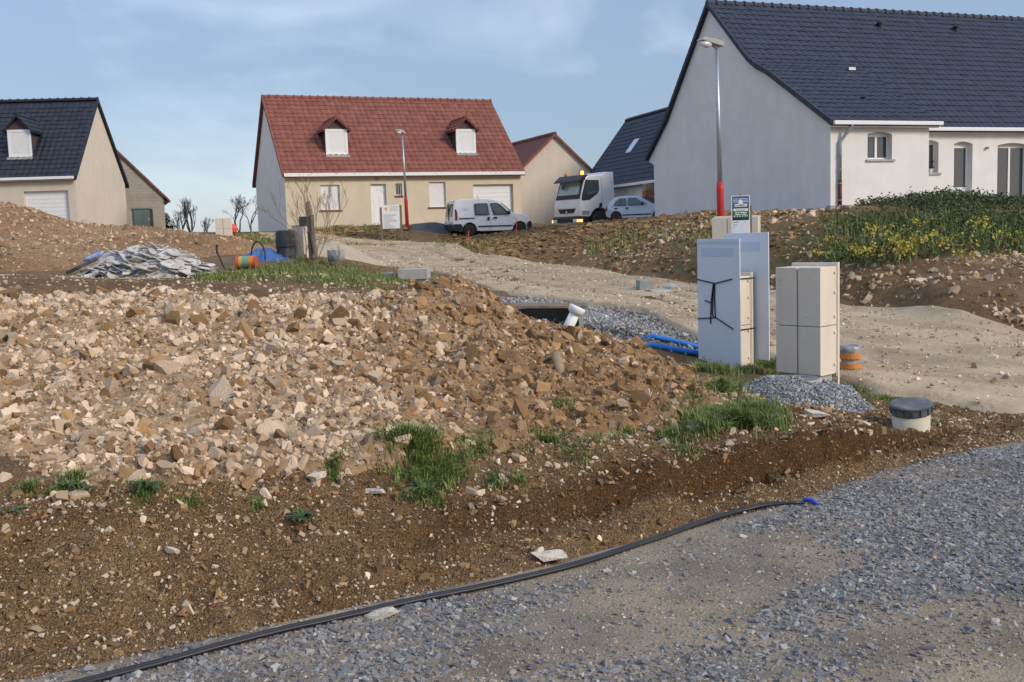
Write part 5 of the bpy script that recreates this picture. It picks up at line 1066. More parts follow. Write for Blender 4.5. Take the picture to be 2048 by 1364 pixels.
def tarp():
    p = atz(530, 21.8); k = 21.8/FPX; n, mm = 40, 22; X, Y = np.meshgrid(np.linspace(-52, 62, n)*k, np.linspace(-.45, .55, mm)); r = np.hypot((X+2*k)/(50*k), Y/.5)
    Z = 30*k*np.clip(1-r**1.6, 0, 1) *(.75+1.2*fbm(X*3, Y*3, 77, 3)) + .22*np.abs(fbm(X*6, Y*5, 78, 3))-.03; i2 = np.arange(X.size).reshape(X.shape)
    Zg = grid_lookup(X+p.x, Y+p.y)-p.z; o = link('blue_tarpaulin', np_mesh('blue_tarpaulin', np.stack([X, Y, Z+Zg-.02], -1).reshape(-1, 3), np.stack([i2[:-1, :-1], i2[:-1, 1:], i2[1:, 1:], i2[1:, :-1]], -1).reshape(-1, 4)), M['bluetarp']); o.location = p; tag(o, 'crumpled blue tarpaulin lying behind the red and yellow tin', 'tarpaulin')
tarp()
p = atz(517, 21.2); k = 21.2/FPX; o = MB().tube([(-14*k+math.cos(a)*0, 0, 0) if False else (14*k*math.cos(a), .02*math.sin(3*a), 10*k+30*k*math.sin(a)) for a in np.linspace(math.pi+.2, -.2, 22)], .016, 8).build('hose_loop', M['hose'], None, True); o.location = p; tag(o, 'black hose sticking up in a loop from the blue tarpaulin', 'hose')
p = atz(495, 20.0); k = 20/FPX; k *= .85; tn = thing('paint_tin', 'red, yellow and green metal tin lying on its side in the grass', 'tin', (p.x, p.y, p.z+16*k)); Ry = Matrix.Rotation(math.pi/2, 4, 'Y') @ Matrix.Rotation(.06, 4, 'X')
MB().lathe([(15*k, -22*k), (15*k, -17*k)], 20, (0, 0, 0), Ry).lathe([(15*k, 18*k), (15*k, 22*k)], 20, (0, 0, 0), Ry).build('red_band', M['tin_r'], tn); MB().lathe([(14.6*k, -17*k), (14.6*k, -9*k)], 20, (0, 0, 0), Ry).build('yellow_band', M['tin_y'], tn); MB().lathe([(14.5*k, -9*k), (14.5*k, 6*k)], 20, (0, 0, 0), Ry).build('green_band', M['tin_g'], tn); MB().lathe([(14.6*k, 6*k), (14.6*k, 18*k)], 20, (0, 0, 0), Ry).build('orange_band', M['orange'], tn); MB().lathe([(16*k, -23.5*k), (16.5*k, -22*k), (15.5*k, -21*k)], 20, (0, 0, 0), Ry).build('rim', M['tin_r'], tn)
p = atz(673, 21.5); k = 21.5/FPX; o = MB().lathe([(.0, 0), (17*k, 0), (17*k, 23*k), (14*k, 23*k), (14*k, 10*k)], 24).build('concrete_ring', M['blockgrey'], None, True); o.location = (p.x, p.y, U(673, 523, 21.5)[2]); tag(o, 'round grey concrete ring beside the sand pile', 'concrete ring')
def pile(name, label, cat, c, rx, ry, h, m, seed):
    n = 44; X, Y = np.meshgrid(np.linspace(-rx*1.1, rx*1.1, n), np.linspace(-ry*1.1, ry*1.1, n)); r = np.hypot(X/rx, Y/ry)+.1*fbm(X*2, Y*2, seed, 3); Z = h*np.clip(1-r, -.06, 1)**1.0+.03*fbm(X*5, Y*5, seed+1, 3)
    Zg = grid_lookup(X+c.x, Y+c.y)-c.z; i2 = np.arange(X.size).reshape(X.shape); o = link(name, np_mesh(name, np.stack([X, Y, np.where(r < 1.02, Z+Zg, Zg-.15)], -1).reshape(-1, 3), np.stack([i2[:-1, :-1], i2[:-1, 1:], i2[1:, 1:], i2[1:, :-1]], -1).reshape(-1, 4), smooth_=True), m); o.location = c; return tag(o, label, cat)
def cl(X): return X
p = atz(672, 25); pile('sand_pile', 'pale sand pile at the roadside behind the wooden post', 'sand pile', p, 1.25, 1.3, max(.3, U(655, 480, 25)[2]-p.z), M['sand'], 301)
p = atz(175, 46); pile('sand_pile', 'beige sand pile against the gable of the black-roofed house', 'sand pile', p, 1.6, 1.5, max(.5, U(195, 437, 46)[2]-p.z), M['sand'], 305)
p = atz(872, 49.6); pile('gravel_pile', 'dark grey gravel spread beside the rear of the white van', 'gravel pile', p, 1.7, 1.4, .3, mat('dark_gravel', (.075, .078, .085), .95, var=.35, vscale=8, bump=1.0, bscale=14), 309)
# concrete slabs by the road
p = at(818, 21.8); k = 21.8/FPX; z0 = U(818, 571, 21.8)[2]; sb = thing('concrete_culvert', 'pale concrete box slab at the grassy road edge', 'concrete slab', (p.x, p.y, z0), -.06)
MB().box(-22*k, 38*k, -.05, .45, 12*k, 33*k).build('slab', M['concrete'], sb, bevel=.01); MB().box(-20*k, 34*k, .0, .4, -.15, 12*k).build('base', M['concrete'], sb)
o = MB().box(-25*k, 0, 0, .3, 0, 22*k).build('grey_block', M['blockgrey'], None, bevel=.01); o.location = (p.x-28*k, p.y+.1, z0+5*k); tag(o, 'dark grey block at the left end of the pale concrete slab', 'block')
o = MB().box(-2*k, 2*k, -.03, .03, -.2, 36*k).build('wooden_peg', M['wood'], None); o.location = (p.x-27*k, p.y-.1, z0); tag(o, 'thin wooden peg standing by the concrete slab', 'peg')
# builders' debris
g = at(295, 19.2); g.z = gzz(g.x, g.y); k = 19.2/FPX; db = thing('debris_heap', 'heap of broken grey plasterboard sheets and scraps', 'debris heap', g)
def debz(x, y): r = np.hypot((x-10*k)/(140*k), y/.8); return (62*k)*np.clip(1-r**1.6, 0, 1)
X, Y = np.meshgrid(np.linspace(-150*k, 150*k, 70), np.linspace(-.85, .85, 36)); i2 = np.arange(X.size).reshape(X.shape)
Z = debz(X, Y)+.12*fbm(X*5, Y*5, 88, 3)-.04+grid_lookup(X+g.x, Y+g.y)-g.z; link('core', np_mesh('core', np.stack([X, Y, Z-.03], -1).reshape(-1, 3), np.stack([i2[:-1, :-1], i2[:-1, 1:], i2[1:, 1:], i2[1:, :-1]], -1).reshape(-1, 4), .5+0*X.ravel(), .4+.4*RNG.random(X.size)), M['plaster_s'], db)
def sheet_at(px, py, w, l, rx, ry, rz, y, m='plaster'):
    x = (px-295)*k; z = (U(px, py, 19.2+y)[2]-g.z); Mx = Matrix.Translation((x, y, z)) @ Matrix.Rotation(rz, 4, 'Z') @ Matrix.Rotation(rx, 4, 'X') @ Matrix.Rotation(ry, 4, 'Y'); n = 9
    pts = [(math.cos(a)*w/2*random.uniform(.85, 1.12)*(1.25 if abs(math.sin(2*a)) > .7 else 1), math.sin(a)*l/2*random.uniform(.85, 1.12)*(1.25 if abs(math.sin(2*a)) > .7 else 1), 0) for a in np.linspace(0, 2*math.pi, n, endpoint=False)]
    MB().prism(pts, (0, 0, .015), Mx).build('sheet', M[m], db)
for a in [(300,512,1.1,.55,.55,.05,.0,-.12),(335,518,.8,.5,.6,.12,-.1,-.2),(270,512,.6,.4,.5,-.25,.3,-.2),(360,526,.5,.3,.5,.2,-.2,-.25),(240,527,.7,.2,.3,-.45,.2,-.3),(205,533,.7,.16,.4,-.5,.1,-.35),(250,520,.45,.3,.6,-.2,.2,-.36),(380,522,.5,.25,.4,.2,.1,-.2),(295,525,.4,.25,.7,.0,.5,-.42),(225,515,.4,.3,.6,-.3,0,-.1)]: sheet_at(*a)
for _ in range(60):
    px = random.uniform(175, 425); y = random.uniform(-.7, -.1); x = (px-295)*k; py_ = proj((g.x+x, g.y+y, g.z+float(debz(np.array([x]), np.array([y]))[0])))[1]
    sheet_at(px, py_+random.uniform(-3, 3), random.uniform(.12, .5), random.uniform(.08, .3), random.uniform(.15, .5), random.uniform(-.5, .5), random.uniform(0, 3), y)
n = 700; x = RNG.normal(10*k, 75*k, n); y = RNG.uniform(-.85, .4, n); z = debz(x, y)+grid_lookup(x+g.x, y+g.y)-g.z+.02; scatter('scraps', CHIP, np.stack([x, y, z], -1), np.clip(RNG.lognormal(math.log(.035), .5, n), .012, .12), M['plaster_s'], db, flatten=.4)
o = MB().tube([(-.22, 0, 0), (-.1, .02, .04), (.05, 0, .09), (.16, .02, .15)], [.02, .045, .05, .02], 8).build('plastic_sack', mat('blue_white_sack', (.45, .55, .75), .4, col2=(.06, .15, .6), vscale=5), None, True); o.location = tuple(U(190, 520, 19.2)); tag(o, 'blue and white plastic sack on the left of the debris heap', 'sack')
o = MB().box(-.3, .3, -.06, .06, 0, .05).build('dark_plank', M['tank'], None); o.location = tuple(U(165, 534, 18.9)); o.rotation_euler = (0, -.42, .1); tag(o, 'dark plank at the left foot of the debris heap', 'plank')
pp = atz(437, 20.2); k2 = 20.2/FPX; o = MB().tube([(0, 0, 48*k2), (-1*k2, 0, 34*k2), (3*k2, 0, 24*k2), (10*k2, -.05, 8*k2), (16*k2, -.1, -2*k2)], [.03, .02, .016, .016, .016], 8).build('hose_stub', M['hose'], None, True); o.location = pp; tag(o, 'black hose standing upright at the right end of the debris heap', 'hose')
p = atz(1290, 21.2); k = 21.2/FPX; o = MB().box(-15*k, 15*k, -.12, .12, -.05, 22*k).build('grey_block', M['blockgrey'], None, bevel=.015); o.location = p; o.rotation_euler = (0, 0, .2); tag(o, 'dark grey block at the foot of the bank across the road', 'block')
for k_, (a, c, w, h, dd) in enumerate(((1490,512,.42,.14,20.2),(1535,520,.36,.12,19.8),(1325,526,.32,.12,20.4),(1345,518,.25,.14,20.8))):
    p = at(a, dd); p.z = gzz(p.x, p.y); V_, F_b = rock_mesh(12, 950+k_); o = link('concrete_lump', np_mesh('concrete_lump', V_*np.array([w*1.2, .35, h*1.8]), F_b), M['concrete']); o.location = (p.x, p.y, p.z+h*.3); tag(o, ['grey concrete lump just right of the far cabinet', 'grey concrete lump left of the red flag marker', 'left concrete lump beside the dark grey block', 'right concrete lump beside the dark grey block'][k_], 'concrete lump')
p = U(1299, 440, 57.3); pl = thing('tile_pallet', 'reddish stack of building material at the rear corner of the large house', 'pallet', (p[0], p[1], gzz(p[0], p[1])), .3); zt = U(1299, 367, 57.3)[2]-gzz(p[0], p[1])
for k_ in range(6): MB().box(-.3+.02*(k_ % 2), .3, -.22, .22, zt*k_/6, zt*(k_+1)/6-.02).build('layer', M['terracotta' if k_ < 5 else 'dry'], pl)

# ------------------------------------------------------------------ vehicles
def arc(cx, cz, r, a0, a1, n=9): return [(cx+r*math.cos(a), cz+r*math.sin(a)) for a in np.linspace(a0, a1, n)]
def hwid(z, w, belt, inset, top): return w/2-(inset*(z-belt)/(top-belt) if z > belt else 0)
def body_shell(parent, prof, w, belt, inset, top, m, name='body', bev=.035):
    b = MB(); n = len(prof); vs = [(x, -hwid(z, w, belt, inset, top), z) for x, z in prof]+[(x, hwid(z, w, belt, inset, top), z) for x, z in prof]
    bm = bmesh.new(); V_ = [bm.verts.new(v) for v in vs]
    bm.faces.new(V_[:n]); bm.faces.new(V_[n:][::-1])
    for i in range(n): j = (i+1) % n; bm.faces.new((V_[j], V_[i], V_[n+i], V_[n+j]))
    bmesh.ops.recalc_face_normals(bm, faces=bm.faces)
    sides = [f for f in bm.faces if len(f.verts) > 4]; bmesh.ops.triangulate(bm, faces=sides)
    me = bpy.data.meshes.new(name); bm.to_mesh(me); bm.free(); o = link(name, me, m, parent)
    q = o.modifiers.new('bevel', 'BEVEL'); q.width = bev; q.segments = 3; q.limit_method = 'ANGLE'; q.angle_limit = .45; return o
def side_patch(parent, poly, w, belt, inset, top, m, name, off=.004, th=.012, sides=(-1, 1)):
    for sd in sides:
        a = [(x, sd*(hwid(z, w, belt, inset, top)+off), z) for x, z in poly]; b = MB(); b.prism(a, (0, sd*th, 0)); b.build(name, m, parent)
def wheel(parent, x, y, r, wd, sd):
    t = Matrix.Translation((x, y, r)) @ Matrix.Rotation(math.pi/2, 4, 'X')
    w_ = MB().lathe([(r*.62, -wd/2), (r*.93, -wd/2), (r, -wd*.35), (r, wd*.35), (r*.93, wd/2), (r*.62, wd/2)], 28, (0, 0, 0), t).build('wheel', M['tyre'], parent, True)
    tt = Matrix.Translation((x, y+sd*wd*.3, r)) @ Matrix.Rotation(math.pi/2, 4, 'X'); MB().lathe([(r*.66, -.03), (r*.66, .03), (r*.5, .0), (r*.2, .02), (r*.05, .02)], 24, (0, 0, 0), tt).build('rim', M['rim'], w_, True)
    for k in range(8):
        a = k*math.pi/4; MB().lathe([(r*.07, -.03), (r*.07, .035)], 8, (r*.42*math.cos(a), r*.42*math.sin(a), 0), tt).build('rim_hole', M['blackplastic'], w_)
def place(o, lx, ly, px, d):      # put a vehicle so that its local point projects to column px at distance d
    p = at(px, d); a = o.rotation_euler[2]; o.location = (p.x-(lx*math.cos(a)-ly*math.sin(a)), p.y-(lx*math.sin(a)+ly*math.cos(a)), 0); o.location.z = gzz(o.location.x+math.cos(a), o.location.y+math.sin(a))
# van
van = thing('van', 'white panel van with side windows parked before the red-roofed house', 'van', (0, 0, 0), math.radians(17)); place(van, .05, -.83, 909, 47.6); van.location.z = U(945, 473, 47.8)[2]; van.scale = (.95, .95, .95)
w, belt, ins, top = 1.66, .95, .14, 1.83
prof = [(.02,.42),(0,.75),(.04,1.15),(.12,1.62),(.22,1.76),(.45,1.815),(1.2,1.83),(1.9,1.81),(2.25,1.74),(2.55,1.56),(2.98,1.17),(3.15,1.1),(3.6,1.02),(3.88,.9),(4.0,.66),(4.02,.42),(3.95,.27)]+arc(3.42,.31,.37,-.1,math.pi+.1)+[(2.9,.24),(1.4,.24)]+arc(.85,.31,.37,-.1,math.pi+.1)+[(.3,.28)]
body_shell(van, prof, w, belt, ins, top, M['whitepaint'])
sp = lambda poly, m, name, **k: side_patch(van, poly, w, belt, ins, top, M[m], name, **k)
sp([(1.15,1.03),(1.86,1.03),(1.82,1.55),(1.78,1.6),(1.2,1.6),(1.13,1.54)], 'blackplastic', 'window_seal', off=.001); sp([(1.2,1.07),(1.81,1.07),(1.77,1.52),(1.74,1.56),(1.24,1.56),(1.19,1.51)], 'carglass', 'window', off=.006)
sp([(2.1,1.03),(2.92,1.03),(2.86,1.12),(2.5,1.48),(2.3,1.6),(1.98,1.6),(1.95,1.54)], 'blackplastic', 'window_seal', off=.001); sp([(2.16,1.07),(2.78,1.07),(2.45,1.44),(2.28,1.55),(2.02,1.55),(2.0,1.5)], 'carglass', 'window', off=.006)
sp([(2.22,1.09),(2.55,1.09),(2.38,1.42),(2.18,1.5)], 'seeglass', 'seat_back', off=.014, th=.003); sp([(1.45,1.3),(1.62,1.3),(1.64,1.5),(1.46,1.5)], 'seeglass', 'headrest', off=.014, th=.003)
sp([(.33,.86),(1.1,.86),(1.1,.91),(.33,.91)], 'blackplastic', 'door_rail'); sp([(1.28,.45),(3.03,.45),(3.03,.51),(1.28,.51)], 'blackplastic', 'side_moulding', th=.02)
sp([(1.76,.76),(1.86,.76),(1.86,.93),(1.76,.93)], 'blackplastic', 'door_handle', th=.03); sp([(2.06,.84),(2.25,.84),(2.25,.92),(2.06,.92)], 'blackplastic', 'door_handle', th=.03)
sp([(1.105,.4),(1.112,.4),(1.112,1.66),(1.105,1.66)], 'blackplastic', 'door_gap', th=.002); sp([(1.9,.3),(1.907,.3),(1.907,1.68),(1.9,1.68)], 'blackplastic', 'door_gap', th=.002)
sp([(.13,.8),(.24,.8),(.26,1.15),(.2,1.36),(.13,1.3)], 'redlens', 'tail_light', th=.015); sp([(.02,.3),(.46,.3),(.5,.5),(.4,.62),(.02,.62)], 'blackplastic', 'rear_bumper_side', th=.02); sp([(3.8,.3),(4.0,.32),(4.02,.62),(3.92,.7),(3.78,.55)], 'blackplastic', 'front_bumper_side', th=.02)
sp([(.55,1.35),(.85,1.36),(.85,1.39),(.55,1.38)], 'boardprint', 'faint_lettering', th=.002); sp([(.6,1.28),(.82,1.29),(.82,1.32),(.6,1.31)], 'boardprint', 'faint_lettering', th=.002); sp([(3.1,.86),(3.15,.86),(3.15,.9),(3.1,.9)], 'amber', 'side_repeater')
for sd in (-1, 1):
    MB().prism([(.012, sd*.06, 1.02), (.012, sd*.66, 1.02), (.105, sd*.6, 1.6), (.105, sd*.06, 1.6)], (-.015, 0, .0)).build('rear_window', M['carglass'], van)
    for xx in (.85, 3.42): wheel(van, xx, sd*.71, .30, .18, sd)
    MB().box(2.78, 2.92, sd*.84-(.09 if sd < 0 else 0), sd*.84+(.09 if sd > 0 else 0), 1.04, 1.2).build('wing_mirror', M['blackplastic'], van, bevel=.02)
    MB().box(3.86, 3.98, sd*.45-.14, sd*.45+.14, .72, .86).build('headlight', M['lamp_glass'], van, bevel=.02)
MB().box(-.05, .12, -.8, .8, .28, .62).build('rear_bumper', M['blackplastic'], van, bevel=.03); MB().box(-.015, .03, .005, -.005, .7, 1.7).build('door_gap', M['blackplastic'], van); MB().box(-.03, .02, -.26, .26, .64, .76).build('number_plate', M['white'], van); MB().box(3.93, 4.06, -.8, .8, .3, .62).build('front_bumper', M['blackplastic'], van, bevel=.03)
MB().prism([(2.54, -.62, 1.6), (2.54, .62, 1.6), (3.0, .7, 1.2), (3.0, -.7, 1.2)], (.02, 0, .02)).build('windscreen', M['carglass'], van); MB().tube([(1.57, 0, 1.8), (1.5, 0, 2.05)], .012, 6).build('aerial', M['blackplastic'], van); MB().lathe([(.05, 1.82), (.02, 1.87)], 8, (1.57, 0, 0)).build('aerial_base', M['blackplastic'], van)
MB().box(.5, 3.6, -.7, .7, .2, .5).build('underbody', M['blackplastic'], van)
# hatchback
car = thing('car', 'silver five-door hatchback parked in front of the white lorry', 'car', (0, 0, 0), math.radians(-27)); place(car, .08, -.8, 1214, 57); car.location.z = U(1255, 447, 57)[2]+.08
w, belt, ins, top = 1.63, .88, .19, 1.42
prof = [(.04,.35),(0,.6),(.05,.85),(.16,1.0),(.4,1.3),(.62,1.39),(1.1,1.425),(1.75,1.40),(2.0,1.33),(2.68,.96),(2.85,.9),(3.3,.82),(3.6,.68),(3.74,.5),(3.75,.34),(3.68,.22)]+arc(3.05,.28,.33,-.1,math.pi+.1)+[(2.6,.2),(1.1,.2)]+arc(.62,.28,.33,-.1,math.pi+.1)+[(.2,.24)]
body_shell(car, prof, w, belt, ins, top, M['silver'])
sp = lambda poly, m, name, **k: side_patch(car, poly, w, belt, ins, top, M[m], name, **k)
sp([(.48,.91),(1.2,.91),(1.16,1.3),(.78,1.29),(.55,1.1)], 'carglass', 'window'); sp([(1.3,.91),(2.25,.91),(2.2,1.0),(1.75,1.3),(1.3,1.31)], 'carglass', 'window'); sp([(.85,.92),(.89,.92),(.91,1.28),(.87,1.28)], 'blackplastic', 'window_pillar', off=.014, th=.004)
for a in (.55, 1.18): sp([(a,.72),(a+.15,.72),(a+.15,.79),(a,.79)], 'blackplastic', 'door_handle', th=.025)
sp([(1.24,.3),(1.246,.3),(1.246,1.34),(1.24,1.34)], 'blackplastic', 'door_gap', th=.002); sp([(1.0,.36),(2.65,.36),(2.65,.42),(1.0,.42)], 'blackplastic', 'side_moulding', th=.015); sp([(.02,.62),(.1,.62),(.14,.9),(.08,.9)], 'redlens', 'tail_light')
for sd in (-1, 1):
    for xx in (.62, 3.05): wheel(car, xx, sd*.7, .285, .17, sd)
    MB().box(2.12, 2.24, sd*.83-(.1 if sd < 0 else 0), sd*.83+(.1 if sd > 0 else 0), .92, 1.05).build('wing_mirror', M['blackplastic'], car, bevel=.02)
    MB().prism([(3.42, sd*.42, .62), (3.6, sd*.42, .58), (3.52, sd*.78, .6), (3.2, sd*.8, .66), (3.2, sd*.8, .8), (3.35, sd*.5, .79)], (.05, 0, .02)).build('headlight', M['lamp_glass'], car)
MB().prism([(2.02, -.58, 1.345), (2.02, .58, 1.345), (2.66, .66, .99), (2.66, -.66, .99)], (.015, 0, .018)).build('windscreen', M['carglass'], car); MB().box(3.6, 3.79, -.72, .72, .22, .5).build('front_bumper', M['silver'], car, bevel=.04); MB().box(3.7, 3.8, -.4, .4, .42, .52).build('grille', M['blackplastic'], car); MB().prism([(.13, -.5, 1.0), (.13, .5, 1.0), (.38, .48, 1.3), (.38, -.48, 1.3)], (-.02, 0, .01)).build('rear_window', M['carglass'], car); MB().box(.4, 3.4, -.68, .68, .16, .4).build('underbody', M['blackplastic'], car)
# lorry
tr = thing('lorry', 'white tractor-unit lorry with dark sun visor and orange roof beacons', 'lorry', (0, 0, 0), math.radians(212)); place(tr, 0, 1.28, 1161, 60); tr.location.z = U(1180, 456, 60)[2]-.1; tr.scale = (1.1, 1.1, 1.05)
w, belt, ins, top = 2.4, 1.7, .1, 3.2
prof = [(-2.3,1.05),(-2.3,3.2),(-1.72,3.2),(-1.62,3.05),(-.55,2.98),(-.38,2.85),(-.05,1.78),(.03,1.3),(.03,.75),(-.55,.72)]+arc(-1.3,.55,.66,.3,math.pi-.35)+[(-2.05,1.05)]
body_shell(tr, prof, w, belt, ins, top, M['whitepaint'], 'cab', .05)
sp = lambda poly, m, name, **k: side_patch(tr, poly, w, belt, ins, top, M[m], name, **k)
sp([(-.1,1.62),(-.62,1.66),(-1.15,2.0),(-1.28,2.2),(-1.28,2.74),(-.42,2.76),(-.12,1.9)], 'blackplastic', 'window_surround', off=.002); sp([(-.5,1.85),(-1.1,2.08),(-1.22,2.25),(-1.22,2.68),(-.55,2.68),(-.4,2.2)], 'carglass', 'window', off=.01)
sp([(-1.22,1.25),(-1.42,1.25),(-1.42,1.48),(-1.28,1.48)], 'blackplastic', 'door_handle'); sp([(-.1,.85),(-.55,.85),(-.6,1.05),(-.1,1.05)], 'blockgrey', 'step_grille'); sp([(-1.45,1.3),(-1.46,1.3),(-1.46,2.85),(-1.45,2.85)], 'blockgrey', 'door_gap', th=.003); sp([(-1.6,1.1),(-1.7,1.1),(-1.7,1.14),(-1.6,1.14)], 'blackplastic', 'badge')
MB().prism([(-.045, -1.1, 1.72), (-.045, 1.1, 1.72), (-.385, 1.02, 2.86), (-.385, -1.02, 2.86)], (.03, 0, .01)).build('windscreen_surround', M['blackplastic'], tr); MB().prism([(-.1, -.98, 1.95), (-.1, .94, 1.95), (-.34, .9, 2.74), (-.34, -.92, 2.74)], (.036, 0, .014)).build('windscreen', M['seeglass'], tr)
MB().prism([(-.38, -1.14, 2.72), (.12, -1.1, 2.66), (.02, -1.1, 2.78), (-.3, -1.1, 3.04), (-.6, -1.12, 3.06)], (0, 2.26, 0)).build('sun_visor', M['blackplastic'], tr, bevel=.03)
MB().prism([(.035, -.8, 1.2), (.035, .8, 1.2), (.035, .62, .95), (.035, -.62, .95)], (.02, 0, 0)).build('grille', M['blackplastic'], tr); MB().prism([(.055, -.1, 1.0), (.055, 0, 1.12), (.055, .1, 1.0), (.055, 0, .88)], (.012, 0, 0)).build('emblem', M['zinc'], tr)
MB().box(-.55, .16, -1.2, 1.2, .28, .74).build('bumper', M['blackplastic'], tr, bevel=.05); 
for sd in (-1, 1):
    h_ = MB().box(.13, .18, sd*.95-.22, sd*.95+.2, .42, .62).build('headlight', M['lamp_glass'], tr, bevel=.015); MB().box(.14, .19, sd*1.16-.05, sd*1.16+.05, .44, .6).build('indicator', M['indic'], h_)
    MB().box(-.12, .1, sd*1.21-.01, sd*1.21+.01, .44, .6).build('side_indicator', M['indic'], tr); MB().lathe([(.08, 0), (.08, .2), (.05, .23)], 10, (-.5, sd*.75, 3.04)).build('beacon', M['amber_on' if sd > 0 else 'amber'], tr, True); MB().box(-1.75, -1.5, sd*1.0-.06, sd*1.0+.06, 2.98, 3.05).build('roof_marker', M['blackplastic'], tr)
    wheel(tr, -1.3, sd*1.02, .52, .3, sd); wheel(tr, -4.2, sd*.95, .52, .5, sd)
MB().box(-5.2, -2.3, -.42, .42, .65, .95).build('chassis', M['blackplastic'], tr); MB().box(-2.3, -.3, -.95, .95, .5, 1.05).build('engine_bay', M['blackplastic'], tr); MB().box(-3.9, -2.6, .55, 1.15, .5, 1.0).build('fuel_tank', M['zinc'], tr, bevel=.05); MB().lathe([(.45, .95), (.45, 1.08)], 16, (-4.1, 0, 0)).build('fifth_wheel', M['blackplastic'], tr)
MB().box(-.06, -.02, -.5, -.3, 2.3, 2.5).build('rear_mirror', M['blackplastic'], tr)

# ------------------------------------------------------------------ trees and dry shrub
def branches(root, seed, h, r0, depth, spread, upb, n_sub, trunk_frac=.3, lenf=.68, stems=1, mt='bark', twig=.006):
    rr = random.Random(seed); trunk = MB(); crown = MB()
    def grow(p, d, ln, r, lev):
        pts = [p]; q = p; dd = d; sg = 3
        for i in range(sg):
            dd = (dd+Vector((rr.uniform(-1, 1), rr.uniform(-1, 1), rr.uniform(-.6, .8)))*.16).normalized(); q = q+dd*ln/sg; pts.append(q)
        (trunk if lev == 0 else crown).tube(pts, [r*(1-.13*i) for i in range(sg+1)], 6 if lev < 2 else 3, cap=lev < 2)
        if lev >= depth: return
        for k in range(n_sub+(1 if rr.random() < .4 else 0)):
            f = rr.uniform(.45, 1.0) if k else 1.0; b0 = pts[min(sg, max(1, int(round(f*sg))))]; a = rr.uniform(0, 6.28); sp_ = spread*rr.uniform(.5, 1.2)
            u = dd.orthogonal().normalized(); v = dd.cross(u); nd = (dd*math.cos(sp_)+(u*math.cos(a)+v*math.sin(a))*math.sin(sp_)+Vector((0, 0, upb))).normalized()
            grow(b0, nd, ln*lenf*rr.uniform(.75, 1.15), max(twig, r*.62), lev+1)
    for s_ in range(stems):
        d0 = Vector((rr.uniform(-.12, .12)*(1 if stems == 1 else 3.5), rr.uniform(-.1, .1), 1)).normalized(); grow(Vector((rr.uniform(-.2, .2)*(stems > 1), 0, -.1)), d0, h*trunk_frac, r0, 0)
    trunk.build('trunk', M[mt], root, True); crown.build('crown', M[mt], root)
def tree(px, d, pyt, label, seed, **k):
    p = at(px, d); p.z = gzz(p.x, p.y)-.3; h = U(px, pyt, d)[2]-p.z; t = thing('bare_tree', label, 'tree', p, seed*.7, 'bare trees in the distance'); branches(t, seed, h*k.pop('hs', 1.3), **k); return t
tree(478, 105, 386, 'large spreading bare tree left of the red-roofed house', 5, r0=.11, depth=7, spread=.6, upb=.12, n_sub=2, trunk_frac=.33, stems=2, twig=.007)
tree(500, 112, 400, 'bare tree half hidden by the red-roofed house', 12, r0=.11, depth=7, spread=.6, upb=.12, n_sub=2, trunk_frac=.32, twig=.007)
tree(384, 115, 412, 'tall narrow bare tree between the block house and the far cabinet', 8, r0=.11, depth=7, spread=.34, upb=.35, n_sub=2, trunk_frac=.36, stems=3, twig=.007)
tree(362, 112, 424, 'low twiggy bare tree beside the block house', 21, r0=.1, depth=7, spread=.4, upb=.3, n_sub=2, trunk_frac=.36, stems=3, twig=.007)
tree(412, 118, 440, 'small bare tree just left of the far cream cabinet', 17, r0=.09, depth=7, spread=.5, upb=.2, n_sub=2, trunk_frac=.34, stems=3, twig=.007)
p = at(334, 80); p.z = gzz(p.x, p.y)-.3; h = U(334, 424, 80)[2]-p.z; ct = thing('conifer', 'dark spiky conifer at the corner of the grey block house', 'tree', p); MB().lathe([(.12, 0), (.02, h)], 8).build('trunk', M['bark'], ct)
b = MB()
for lv in range(16):
    z_ = h*(.06+.92*lv/16); R_ = .95*(1-lv/16)+.1
    for k in range(9):
        a = random.uniform(0, 6.28); e = Vector((math.cos(a)*R_, math.sin(a)*R_, z_+.18*R_)); s_ = Vector((-math.sin(a), math.cos(a), 0)); c_ = Vector((0, 0, z_))
        for j in range(5): f0, f1 = j/5, (j+1.2)/5; wv = .16*(1-f0*.6)*R_; A_1 = c_.lerp(e, f0); A_2 = c_.lerp(e, min(1, f1)); b.poly([A_1, A_2+s_*wv-Vector((0, 0, .05)), A_2+Vector((0, 0, .05))]); b.poly([A_1, A_2-s_*wv-Vector((0, 0, .05)), A_2+Vector((0, 0, .05))])
b.build('crown', mat('conifer_needles', (.018, .035, .02), .8, var=.3), ct)
p = atz(617, 22.0); ds = thing('dry_shrub', 'leafless dry shrub growing around the wooden post', 'shrub', p); branches(ds, 33, 1.75, r0=.014, depth=4, spread=.42, upb=.25, n_sub=2, trunk_frac=.42, stems=7, mt='dry', twig=.004)
p = atz(663, 21.2); ds = thing('dry_shrub', 'thin dead thistle stalk beside the concrete ring', 'shrub', p); branches(ds, 35, .5, r0=.01, depth=2, spread=.5, upb=.2, n_sub=2, trunk_frac=.6, stems=2, mt='dry', twig=.004)

